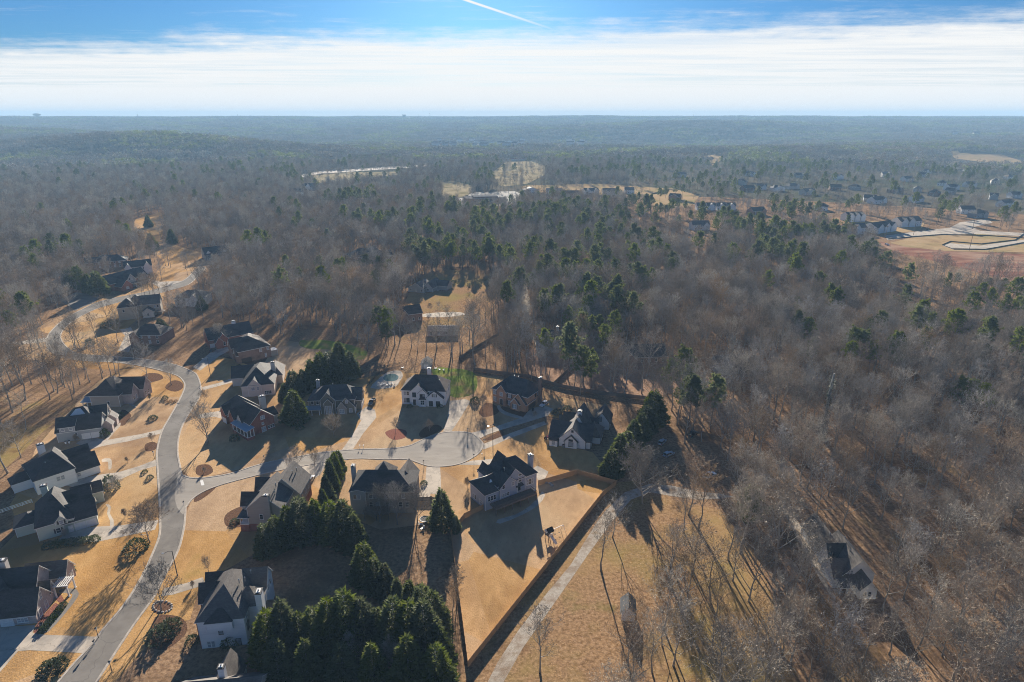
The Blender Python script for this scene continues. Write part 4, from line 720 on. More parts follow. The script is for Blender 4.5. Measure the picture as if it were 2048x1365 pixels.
for i in range(4):
    simple('white townhouse with dark gables, number %s from the left in the terrace' % ['one', 'two', 'three', 'four'][i], (1394 + i * 20, 421), (1411 + i * 20, 421), 11, 5.8, 9.2, W_white, R_slate, 'gx', [('gy', .2, .8, -1.5, 4, 5.8, 9, W_white, R_slate)], ext=4)
crop = [(640,460),(790,460),(700,450),(1165,450),(950,480),(1255,512),(1500,462),(1580,482),(1690,455),(1660,472),(1890,502),(1970,542),(1510,518),(2010,496),(1430,350),(1520,385),(1545,368),(1750,355),(290,388),(250,505),(630,380),(440,305),(590,424),(870,450),(1080,455),(1310,525),(1340,385),(1000,556),(390,660),(690,585),(1760,575),(1830,598),(1400,470),(1620,430),(1780,440),(1900,420),(1460,410),(1100,400),(900,390),(1980,400)]
fr = random.Random(9)
for i, (cx_, cy_) in enumerate(crop):
    px, py = 1250 + cx_ / 2.566, 200 + cy_ / 2.566 + 4; w = fr.uniform(16, 22); s_ = FPX * w / G(px, py).length
    wl, rf, cn = fr.choice([(W_white, R_slate, 'white house'), (W_cream, R_grey, 'cream house'), (W_brown, R_char, 'brick house'), (W_grey, R_slate, 'grey house'), (W_white, R_grey, 'pale house')])
    simple('small far %s roofed among trees of the right hand suburb' % cn, (px - s_ / 2, py), (px + s_ / 2, py + fr.uniform(-2, 2)), 12, 5.4, 9.4, wl, rf, fr.choice(['gx', 'hip', 'gx']), [('gy', fr.choice([.05, .6]), .95, -1.5, 4, 5.2, 8.6, wl, rf)] if i % 3 else [], ext=6, name='distant_house', group='suburb houses among the right hand trees: ' + cn, nw=3)
# pale specks of roofs far out in the haze
def speck(px, py, lb, grp):
    p = G(px, py)
    for _ in range(6): p = G(px, py, hill(p.x, p.y))
    o = thing('distant_building', lb, 'building', p, fr.uniform(-.5, .5), grp); w = fr.uniform(16, 30); d = fr.uniform(12, 16); e = fr.uniform(7, 10)
    mb = MB(); mb.box(-w / 2, w / 2, 0, d, 14, 14 + e, W_white); mb.box(-w / 2, w / 2, 0, d, -3, 14, W_tan); obj('wall', mb.mesh('wall'), o)
    mb = MB(); t = 14 + e; rf = fr.choice([R_rose, M_conc, R_grey])
    mb.face(((-w/2 - 1, -1, t), (w/2 + 1, -1, t), (w/2 + 1, d/2, t + 4), (-w/2 - 1, d/2, t + 4)), rf); mb.face(((-w/2 - 1, d/2, t + 4), (w/2 + 1, d/2, t + 4), (w/2 + 1, d + 1, t), (-w/2 - 1, d + 1, t)), rf); obj('roof', mb.mesh('roof'), o)
for zone, n, x0, x1, y0, y1 in [('far centre', 26, 870, 1050, 287, 301), ('far centre right', 8, 1130, 1170, 286, 298), ('hazy right centre', 16, 1165, 1265, 260, 276), ('hazy far right', 20, 1870, 2030, 254, 276), ('horizon centre', 7, 890, 915, 241, 246), ('hazy left', 8, 440, 700, 250, 268), ('mid right haze', 10, 1290, 1700, 252, 280)]:
    for k in range(n): speck(fr.uniform(x0, x1), fr.uniform(y0, y1), 'tiny pale building in the haze of the %s' % zone, 'pale far buildings of the ' + zone)
# water tower and masts on the skyline
def mast(px, py, hh, lb, kind):
    p = G(px, 258); d = pix_dir(px, 236); s_ = 6050; q = Vector((d.x, d.y, 0)).normalized() * s_; z = hill(q.x, q.y)
    o = thing('water_tower' if kind else 'radio_mast', lb, 'tower', (q.x, q.y, z))
    mb = MB()
    if kind == 2:
        mb.tube([(0, 0, 0), (0, 0, 26)], [7, 6], 10, M_found); obj('column', mb.mesh('column'), o); mb = MB()
        mb.tube([(0, 0, 24), (0, 0, 30), (0, 0, 38), (0, 0, 43)], [7, 24, 26, 11], 16, M_found); obj('tank', mb.mesh('tank'), o)
    else:
        for a in range(3): mb.tube([(math.cos(a * 2.09) * 3, math.sin(a * 2.09) * 3, 0), (math.cos(a * 2.09) * 1.2, math.sin(a * 2.09) * 1.2, hh)], [.9, .7], 4, M_metal)
        obj('lattice', mb.mesh('lattice'), o); mb = MB(); mb.tube([(0, 0, hh * .85), (0, 0, hh * .97)], [3.2, 3.2], 6, M_metal); obj('antenna_ring', mb.mesh('antenna_ring'), o)
    top = PX(q.x, q.y, z)[1]; return o
mast(75, 236, 60, 'water tower with wide tank on the left skyline', 2)
for px, hh, lb in [(276, 40, 'thin radio mast on the left skyline'), (838, 42, 'stubby mast at the centre skyline'), (860, 55, 'tallest thin mast at the centre skyline'), (476, 34, 'faint mast left of centre skyline'), (1387, 34, 'short mast on the right skyline')]: mast(px, 236, hh, lb, 0)
p_ = G(809, 250); q_ = Vector((p_.x, p_.y, 0)).normalized() * 6050; o = thing('tower_block', 'dark square tower block on the centre skyline', 'building', (q_.x, q_.y, hill(q_.x, q_.y))); mb = MB(); mb.box(-14, 14, 0, 20, -5, 38, W_dark); obj('wall', mb.mesh('wall'), o); mb = MB(); mb.box(-16, 16, -2, 22, 38, 41, R_char); obj('roof', mb.mesh('roof'), o)
# ---------------------------------------------------------------- fences
M_fence = mat('cedar_fence', (0.44, 0.26, 0.12), (0.54, 0.34, 0.17), 1.2, 0.85, c3=(0.27, 0.165, 0.09), scale3=0.4)
M_darkfence = mat('grey_fence', (0.14, 0.115, 0.095), (0.21, 0.175, 0.145), 1.2, 0.9); M_black = mat('black_fabric', (0.02, 0.02, 0.022), None, rough=0.8)
def panel_mesh(m, kind):
    mb = MB()
    if kind == 'plank':
        for i in range(11):
            x = -.5 + i / 11; hz = 1.0 + .012 * math.sin(i * 3.7); mb.box(x + .003, x + 1 / 11 - .006, -.012 - .006 * (i % 2), .012, .02, hz, m)
        for z in (.2, .55, .88): mb.box(-.5, .5, .012, .05, z - .025, z + .025, m)
    elif kind == 'rail':
        for z in (.3, .62, .94): mb.box(-.5, .5, -.02, .02, z - .06, z + .06, m)
    else: mb.box(-.5, .5, -.012, .012, 0, 1, m); mb.box(-.5, .5, -.03, .03, .96, 1.02, m)
    return mb.mesh('fence_panel')
PANEL = {}
def fence(label, pix, h=1.85, m=None, kind='plank', step=2.4, name='fence'):
    m = m or M_fence; key = (m.name, kind)
    if key not in PANEL:
        mb = MB(); mb.box(-.06, .06, -.06, .06, 0, 1.05, m); PANEL[key] = (panel_mesh(m, kind), mb.mesh('post'))
    W = [G(*p) for p in pix]; o = thing(name, label, 'fence', W[0])
    for a, b in zip(W, W[1:]):
        d = b - a; n = max(1, round(d.length / step)); rz = math.atan2(d.y, d.x)
        for i in range(n):
            c = a + d * ((i + .5) / n) - W[0]; obj('fence_panel', PANEL[key][0], o, c, rz, (d.length / n * .985, 1, h))
            obj('post', PANEL[key][1], o, a + d * (i / n) - W[0], rz, (1, 1, h))
    obj('post', PANEL[key][1], o, W[-1] - W[0], 0, (1, 1, h)); return o
fence('tan wooden privacy fence enclosing the big triangular back yard', [(969.6,1018),(929,1037),(902,1072),(936,1335),(1206,992),(1232,971),(1154,949),(1076,971)])
fence('fence coloured dark for its shadow side behind the tan brick house', [(948,742),(1000,750),(1060,757),(1088,767),(1130,778),(1200,790),(1290,800)], m=M_darkfence)  # shade of the boards' near side is put into the dark colour
fence('dark fence running uphill from the tan brick yard', [(1108,771),(1135,745),(1167,718)], m=M_darkfence)
fence('dark fence slanting through the wood behind the green lawn', [(918,721),(955,697),(997,672)], m=M_darkfence)
fence('brown wooden fence left of the pool garden', [(660,784),(690,762),(720,742),(759,715)], m=M_darkfence)
fence('dark picket fence round the pool terrace', [(732,777),(750,757),(776,735),(800,730)], 1.3, M_black, 'rail')
fence('white rail fence behind the pale green house', [(-20,1034),(6,1026),(65,1006)], 1.3, M_trim, 'rail', name='rail_fence')
fence('dark gate fence beside the stone house drive', [(829,1003),(862,1003),(888,1003)], 1.6, M_darkfence)
fence('black silt fence along the new road', [(1775,479),(1830,474),(1884,470),(1973,472),(2048,477)], .8, M_black, 'solid', 8, 'silt_fence')
fence('black silt fence round the looping new road', [(2048,468),(2030,481),(1962,489),(1900,484),(1884,491),(1905,499),(1970,500),(2048,486)], .8, M_black, 'solid', 8, 'silt_fence')
# ---------------------------------------------------------------- vehicles
M_tyre = mat('tyre_rubber', (0.02, 0.02, 0.02), None, rough=.85); M_rim = mat('alloy_rim', (.45, .45, .46), None, rough=.35, metal=.8); M_cglass = mat('car_glass', (.02, .024, .03), None, rough=.05, spec=.8)
M_lamp = mat('lamp_lens', (.75, .75, .72), None, rough=.2); M_tail = mat('tail_lens', (.4, .02, .02), None, rough=.25)
def paint(n, c): return mat('paint_' + n, c, None, rough=.3, spec=.5, coat=.6)
def vehicle(label, rear, front, col, kind='suv'):
    a, b = G(*rear), G(*front); d = b - a; c = (a + b) / 2; L, W_ = (5.6, 1.95) if kind == 'pickup' else (4.7, 1.85)
    o = thing('pickup_truck' if kind == 'pickup' else 'car', label, 'truck' if kind == 'pickup' else 'car', (c.x, c.y, .06), math.atan2(d.y, d.x))
    prof = {'suv': [(-.5, .35), (-.5, .75), (-.485, 1.0), (.12, 1.02), (.32, .98), (.47, .84), (.5, .7), (.5, .35)], 'pickup': [(-.5, .45), (-.5, 1.05), (-.13, 1.08), (-.12, 1.12), (.2, 1.12), (.45, 1.05), (.5, .9), (.5, .45)]}[kind]
    bm = bmesh.new(); ring = []
    for s_ in (-1, 1): ring.append([bm.verts.new((x * L, s_ * W_ / 2 * (1 - .06 * abs(x) * 2), z)) for x, z in prof])
    n = len(prof)
    for i in range(n): bm.faces.new((ring[0][i], ring[0][(i + 1) % n], ring[1][(i + 1) % n], ring[1][i]))
    bm.faces.new(ring[0][::-1]); bm.faces.new(ring[1]); bmesh.ops.recalc_face_normals(bm, faces=bm.faces[:]); bmesh.ops.bevel(bm, geom=bm.edges[:], offset=.06, segments=2, affect='EDGES')
    me = bpy.data.meshes.new('body'); bm.to_mesh(me); bm.free(); me.materials.append(col); obj('body', me, o)
    x0, x1, z0, z1 = (-.46 * L, .16 * L, 1.0, 1.62) if kind == 'suv' else (-.11 * L, .22 * L, 1.1, 1.78)
    mb = MB(); w0, w1 = W_ / 2 * .95, W_ / 2 * .76; xa, xb = x0 + (.35 if kind == 'suv' else .12), x1 - .75
    B = [(x0, -w0, z0), (x1, -w0, z0), (x1, w0, z0), (x0, w0, z0)]; T = [(xa, -w1, z1), (xb, -w1, z1), (xb, w1, z1), (xa, w1, z1)]
    for i in range(4): mb.face((B[i], B[(i + 1) % 4], T[(i + 1) % 4], T[i]), M_cglass)
    obj('windows', mb.mesh('windows'), o); mb = MB(); mb.box(xa - .03, xb + .03, -w1 - .02, w1 + .02, z1 - .01, z1 + .05, col)
    for i in range(4): mb.tube([B[i], T[i]], [.05, .05], 4, col)
    xm = (x0 + x1) / 2 - .1; [mb.tube([(xm, s_ * w0 * 1.005, z0), (xm, s_ * w1 * 1.01, z1)], [.045, .045], 4, col) for s_ in (-1, 1)]
    obj('roof', mb.mesh('roof'), o)
    if kind == 'pickup':
        mb = MB(); mb.box(-.47 * L, -.14 * L, -.78, .78, 1.075, 1.095, M_black); mb.box(-.49 * L, -.47 * L, -.9, .9, 1.05, 1.3, col); [mb.box(-.49 * L, -.13 * L, s_ * .86 - .06, s_ * .86 + .06, 1.05, 1.3, col) for s_ in (-1, 1)]; obj('cargo_bed', mb.mesh('cargo_bed'), o)
    key = 'wheel'
    if key not in WCACHE:
        mb = MB(); mb.tube([(0, -.11, 0), (0, .11, 0)], [.36, .36], 14, M_tyre); WCACHE[key] = mb.mesh('wheel'); mb = MB(); mb.tube([(0, -.125, 0), (0, .125, 0)], [.21, .21], 10, M_rim); WCACHE['rim'] = mb.mesh('rim')
        mb = MB(); mb.box(-.05, .05, -.2, .2, -.08, .08, M_lamp); WCACHE['hl'] = mb.mesh('headlight'); mb = MB(); mb.box(-.05, .05, -.12, .12, -.15, .15, M_tail); WCACHE['tl'] = mb.mesh('taillight')
    for x in (-.31, .31):
        for s_ in (-1, 1): w = obj('wheel', WCACHE['wheel'], o, (x * L, s_ * (W_ / 2 - .1), .36)); obj('rim', WCACHE['rim'], w)
    for s_ in (-1, 1): obj('headlight', WCACHE['hl'], o, (.495 * L, s_ * .62, .74)); obj('taillight', WCACHE['tl'], o, (-.495 * L, s_ * .72, .86))
    return o
P_white = paint('white', (.78, .78, .78)); P_dark = paint('black', (.03, .032, .036)); P_silver = paint('silver_blue', (.35, .40, .46)); P_grey = paint('grey', (.2, .21, .22)); P_red = paint('red', (.4, .05, .04))
for lb, r_, f_, c_, k_ in [('white sport utility car parked beside the tan brick garage', (1094,807), (1081,816), P_white, 'suv'), ('dark pickup truck parked by the olive grey garage', (750,800), (738,815), P_dark, 'pickup'), ('white pickup truck parked on leaves by the gravel lane', (1403,962), (1433,948), P_white, 'pickup'),
  ('pale blue car half hidden behind the large dense bare tree', (1317,894), (1331,881), P_silver, 'suv'), ('silver car tucked right of the large dense bare tree', (1328,916), (1346,908), P_silver, 'suv'), ('black pickup truck among trunks above the white pickup', (1374,879), (1396,865), P_dark, 'pickup'),
  ('grey pickup truck behind the long roofed white house', (50,978), (63,956), P_grey, 'pickup'), ('dark car in the shaded drive by the road bend', (420,708), (432,698), P_dark, 'suv'), ('white car on the far parking lot, right one', (1030,398), (1038,396), P_white, 'suv'), ('dark car on the far parking lot, left one', (1020,396), (1026,394), P_dark, 'suv'), ('white car parked on the clay lot edge', (1770,490), (1778,492), P_white, 'suv'), ('dark car on the far drive before the white row', (1204,384), (1212,383), P_dark, 'suv')]:
    vehicle(lb, r_, f_, c_, k_)
vehicle('white car parked at the far side of the tan clapboard house', (616,970), (626,955), P_white, 'suv')
def trash_bin(px, py, m, lb):
    o = thing('trash_bin', lb, 'bin', G(px, py, .04), R(20)); mb = MB(); mb.tube([(0, 0, .05), (0, 0, 1.0)], [.32, .42], 4, m); obj('body', mb.mesh('body'), o); mb = MB(); mb.tube([(0, 0, 1.0), (0, -.03, 1.08)], [.46, .4], 4, M_black); obj('lid', mb.mesh('lid'), o)
    for x in (-.2, .2): mb = MB(); mb.tube([(x - .04, .3, .12), (x + .04, .3, .12)], [.12, .12], 8, M_tyre); obj('wheel', mb.mesh('wheel'), o)
for px, py, m, lb in [(132, 888, M_trim, 'pale bin against the grey left house, left one'), (139, 887, M_trim, 'pale bin against the grey left house, right one'), (862, 1000, M_black, 'dark bin at the stone house gate'), (720, 832, M_metal, 'grey bin beside the olive grey garage'), (1066, 822, M_black, 'dark bin beside the tan brick garage'), (84, 1254, M_metal, 'grey bin at the lower left garage')]: trash_bin(px, py, m, lb)
# red garden tractor
p = G(1093, 878); o = thing('garden_tractor', 'small red garden tractor beside the white gabled house', 'tractor', (p.x, p.y, .02), R(60))
mb = MB(); mb.box(.0, 1.1, -.3, .3, .5, .95, P_red); obj('hood', mb.mesh('hood'), o); mb = MB(); mb.box(-.8, .1, -.45, .45, .45, .65, P_red); obj('fender', mb.mesh('fender'), o)
mb = MB(); mb.box(-.6, -.15, -.25, .25, .65, .8, M_black); mb.box(-.65, -.55, -.25, .25, .75, 1.2, M_black); obj('seat', mb.mesh('seat'), o); mb = MB(); mb.tube([(.05, 0, .9), (-.1, 0, 1.25)], [.03, .03], 5, M_black); mb.tube([(-.12, 0, 1.24), (-.1, 0, 1.28)], [.2, .2], 10, M_black); obj('steering_wheel', mb.mesh('steering_wheel'), o)
for x, r_ in ((-.5, .45), (.8, .28)):
    for s_ in (-1, 1): mb = MB(); mb.tube([(x, s_ * .5 - .13, r_), (x, s_ * .5 + .13, r_)], [r_, r_], 12, M_tyre); w = obj('wheel', mb.mesh('wheel'), o); mb = MB(); mb.tube([(x, s_ * .5 - .14, r_), (x, s_ * .5 + .14, r_)], [r_ * .5, r_ * .5], 8, M_trim); obj('rim', mb.mesh('rim'), w)
# ---------------------------------------------------------------- garden things
p = G(1098, 1078); o = thing('playset', 'wooden swing set with dark roofed tower and white slide in the yard', 'playset', p, R(35))
mb = MB(); [mb.box(x - .07, x + .07, y - .07, y + .07, 0, 3.0, M_wood) for x in (-.8, .8) for y in (-.8, .8)]; obj('tower_frame', mb.mesh('tower_frame'), o); mb = MB(); mb.box(-.85, .85, -.85, .85, 1.4, 1.5, M_wood); [mb.box(-.85, .85, y - .03, y + .03, 1.5, 2.2, M_trim) for y in (-.82, .82)]; obj('platform', mb.mesh('platform'), o)
mb = MB(); mb.face(((-1.1, -1.1, 2.8), (1.1, -1.1, 2.8), (1.1, 0, 3.9), (-1.1, 0, 3.9)), M_black); mb.face(((-1.1, 0, 3.9), (1.1, 0, 3.9), (1.1, 1.1, 2.8), (-1.1, 1.1, 2.8)), M_black); mb.face(((1.1, -1.1, 2.8), (1.1, 1.1, 2.8), (1.1, 0, 3.9)), M_trim); mb.face(((-1.1, 1.1, 2.8), (-1.1, -1.1, 2.8), (-1.1, 0, 3.9)), M_trim); obj('tower_roof', mb.mesh('tower_roof'), o)
mb = MB(); mb.face(((-.35, -.85, 1.5), (.35, -.85, 1.5), (.35, -3.4, .25), (-.35, -3.4, .25)), M_trim); [mb.box(s_ * .38 - .04, s_ * .38 + .04, -.3, .3, 0, .0, M_trim) for s_ in ()]; [mb.tube([(s_ * .38, -.85, 1.6), (s_ * .38, -3.4, .35)], [.07, .07], 4, M_trim) for s_ in (-1, 1)]; obj('slide', mb.mesh('slide'), o)
mb = MB(); mb.tube([(.8, 0, 2.6), (5.2, 0, 2.6)], [.08, .08], 5, M_trim); [mb.tube([(5.2, 0, 2.6), (5.4, s_ * 1.3, 0)], [.07, .07], 5, M_trim) for s_ in (-1, 1)]; obj('swing_beam', mb.mesh('swing_beam'), o)
for x in (2.2, 3.8): mb = MB(); mb.box(x - .25, x + .25, -.1, .1, .5, .54, M_black); mb.tube([(x - .22, 0, .52), (x - .22, 0, 2.6)], [.02, .02], 3, M_metal); mb.tube([(x + .22, 0, .52), (x + .22, 0, 2.6)], [.02, .02], 3, M_metal); obj('swing', mb.mesh('swing'), o)
p = G(850, 1043); o = thing('trampoline', 'small round trampoline with white rim beside the spruce', 'trampoline', p); mb = MB(); mb.tube([(math.cos(a * .3927) * 1.5, math.sin(a * .3927) * 1.5, .8) for a in range(17)], [.13] * 17, 5, M_trim, False); obj('rim', mb.mesh('rim'), o); mb = MB(); mb.face([(math.cos(a * .3927) * 1.45, math.sin(a * .3927) * 1.45, .8) for a in range(16)], M_black); obj('mat', mb.mesh('mat'), o)
for a in range(4): mb = MB(); mb.tube([(math.cos(a * 1.57) * 1.45, math.sin(a * 1.57) * 1.45, 0), (math.cos(a * 1.57) * 1.45, math.sin(a * 1.57) * 1.45, .8)], [.05, .05], 5, M_metal); obj('leg', mb.mesh('leg'), o)
def lawn_chair(px, py, rz, lb, grp):
    o = thing('lawn_chair', lb, 'chair', G(px, py, .04), rz, grp)
    if 'lc' not in WCACHE:
        mb = MB(); mb.box(-.35, .9, -.35, .35, .32, .4, M_trim); WCACHE['lc'] = mb.mesh('seat'); mb = MB(); mb.box(-.42, -.34, -.35, .35, .36, 1.0, M_trim); WCACHE['lb'] = mb.mesh('backrest'); mb = MB(); mb.box(-.04, .04, -.04, .04, 0, .34, M_trim); WCACHE['ll'] = mb.mesh('leg')
    obj('seat', WCACHE['lc'], o); obj('backrest', WCACHE['lb'], o); [obj('leg', WCACHE['ll'], o, (x, y, 0)) for x in (-.3, .8) for y in (-.3, .3)]
sheet('pool_terrace', 'pale paved terrace round the swimming pool', [(741,776),(753,762),(768,749),(782,743),(800,742),(806,752),(799,764),(791,774),(765,778)], M_conc, .04, 2)
M_water = mat('pool_water', (.06, .13, .125), (.09, .17, .16), .3, .15, spec=.25); sheet('swimming_pool', 'green blue kidney shaped swimming pool', [(766,756),(774,750),(786,748),(797,753),(793,761),(780,763),(770,762)], M_water, .06, 3)
for i in range(7): lawn_chair(756 + i * 5.5, 772 - (i % 3) * 1.5, .3 * i, 'white lounge chair in the row before the pool', 'white lounge chairs by the pool')
for i, (px, py) in enumerate([(870,738),(878,741),(888,742),(806,737)]): lawn_chair(px, py, i, 'white garden chair behind the white court house', 'garden chairs near the shed')
for i, (px, py) in enumerate([(840,1050),(860,1040),(846,1058)]): lawn_chair(px, py, i * 2, 'white chair beside the small trampoline', 'chairs beside the trampoline')
def lamp_post(px, py, hh, lb, tall=False):
    o = thing('street_lamp' if tall else 'lantern_post', lb, 'lamp post', G(px, py)); mb = MB(); mb.tube([(0, 0, 0), (0, 0, hh)], [.14 if tall else .09, .09 if tall else .06], 8, M_dtrim); obj('pole', mb.mesh('pole'), o)
    if tall: mb = MB(); mb.tube([(0, 0, hh - .1), (-.6, -.6, hh + .3), (-1.4, -1.4, hh + .3)], [.07, .06, .05], 6, M_dtrim); obj('arm', mb.mesh('arm'), o); mb = MB(); mb.box(-1.9, -1.2, -1.6, -1.2, hh + .2, hh + .4, M_metal); obj('lamp_head', mb.mesh('lamp_head'), o)
    else: mb = MB(); mb.tube([(0, 0, hh), (0, 0, hh + .15), (0, 0, hh + .55)], [.1, .2, .26], 6, M_lamp); obj('lantern', mb.mesh('lantern'), o); mb = MB(); mb.tube([(0, 0, hh + .55), (0, 0, hh + .8)], [.34, .03], 6, M_dtrim); obj('cap', mb.mesh('cap'), o)
lamp_post(986, 905, 11, 'tall dark street lamp at the white gabled house drive', True); lamp_post(421, 752, 9, 'tall dark street lamp at the main bend', True); lamp_post(355, 1152, 8, 'dark street lamp beside the lower road', True)
for px, py, lb in [(936,871,'lantern post on the north side of the court'), (968,893,'lantern post on the east side of the court'), (948,924,'lantern post on the south east side of the court'), (848,937,'lantern post on the south side of the court'), (197,1276,'lantern post by the lower left drive'), (309,918,'lantern post by the white house drive'), (402,790,'lantern post by the cream house drive'), (224,1344,'lantern post on the verge near the bottom edge')]: lamp_post(px, py, 2.4, lb)
def mailbox(px, py, lb, m):
    o = thing('mailbox', lb, 'mailbox', G(px, py)); mb = MB(); mb.box(-.06, .06, -.06, .06, 0, 1.1, M_trim); obj('post', mb.mesh('post'), o); mb = MB(); mb.box(-.15, .15, -.35, .3, 1.1, 1.22, m); mb.tube([(0, -.35, 1.22), (0, .3, 1.22)], [.16, .16], 8, m); obj('box', mb.mesh('box'), o)
for px, py, lb, m in [(720,897,'white mailbox left of the streaked drive end, first', M_trim), (727,897,'white mailbox left of the streaked drive end, second', M_trim), (528,918,'dark mailbox on the verge of the side street', M_black), (189,1290,'dark mailbox at the lower left drive', M_black), (964,914,'white mailbox on the south east court verge', M_trim), (368,1010,'dark mailbox at the street corner', M_black)]: mailbox(px, py, lb, m)
p = G(1127, 894); o = thing('air_conditioner', 'grey air conditioner unit against the white gabled house', 'appliance', p, R(-15)); mb = MB(); mb.box(-.5, .5, -.5, .5, 0, 1.0, M_metal); [mb.box(-.52, .52, -.52, .52, z, z + .03, M_dtrim) for z in (.2, .4, .6, .8)]; obj('casing', mb.mesh('casing'), o); mb = MB(); mb.tube([(0, 0, 1.0), (0, 0, 1.06)], [.4, .4], 12, M_black); obj('fan_grille', mb.mesh('fan_grille'), o)
def wire_pole(px, py, hh, lb):
    o = thing('utility_pole', lb, 'pole', G(px, py)); mb = MB(); mb.tube([(0, 0, 0), (0, 0, hh)], [.25, .16], 7, M_wood); obj('pole', mb.mesh('pole'), o); mb = MB(); mb.box(-1.3, 1.3, -.1, .1, hh - .9, hh - .7, M_wood); obj('crossarm', mb.mesh('crossarm'), o)
for px, py, hh, lb in [(1938,502,16,'wooden utility pole in the graded lot'), (1770,478,13,'utility pole at the left end of the new road'), (1827,470,12,'utility pole along the new road, second'), (1945,458,14,'utility pole near the far road junction'), (866,552,12,'utility pole behind the grey ranch house')]: wire_pole(px, py, hh, lb)
# ivy covered dead trunk
p = G(1642, 880); o = thing('dead_trunk', 'tall dark ivy covered dead trunk in the right wood', 'tree', p); mb = MB(); mb.tube([(0, 0, 0), (.3, .2, 9), (.2, .5, 18), (.5, .3, 27)], [.75, .6, .5, .3], 7, M_bark); obj('trunk', mb.mesh('trunk'), o)
mb = MB(); ir = random.Random(2)
for k in range(1100):
    a = ir.uniform(0, 6.28); z = ir.uniform(0, 25); rd = ir.uniform(.5, 1.25); c = Vector((.3 + math.cos(a) * rd, .3 + math.sin(a) * rd, z)); e = Vector((math.cos(a), math.sin(a), ir.uniform(-.5, .6))); s_ = Vector((-math.sin(a), math.cos(a), ir.uniform(-.4, .4))) * .18; mb.face((c - s_, c + s_, c + e * .4), mat('ivy', (.03, .04, .018), (.05, .06, .025), 2, .7))
obj('ivy', mb.mesh('ivy'), o)
# boulders, woodpile
M_rock = mat('rock', (.30, .27, .24), (.42, .39, .35), 2, .9, bump=.4)
def boulder(px, py, r_, lb, grp=None):
    bm = bmesh.new(); bmesh.ops.create_icosphere(bm, subdivisions=2, radius=r_)
    for v in bm.verts: v.co *= 1 + .35 * mnoise.noise(v.co * 1.3 / r_ + Vector((px, py, 0))); v.co.z = v.co.z * .6 + r_ * .2
    me = bpy.data.meshes.new('boulder'); bm.to_mesh(me); bm.free(); me.materials.append(M_rock); tag(obj('boulder', me, None, G(px, py)), lb, 'rock', grp)
for i, (px, py) in enumerate([(262,810),(266,812),(270,815),(1100,968),(1104,972),(1092,966)]): boulder(px, py, .6, 'pale rock beside the beige house lawn' if i < 3 else 'rock near the parking pad of the blue grey house', 'rocks by the beige house' if i < 3 else 'rocks by the parking pad')
for k in range(16):
    a = k / 16 * 6.283; boulder(325 + math.cos(a) * 19, 1214 + math.sin(a) * 11, .32, 'small edging stone round the bed of the bare yard tree', 'edging stones of the round bed')
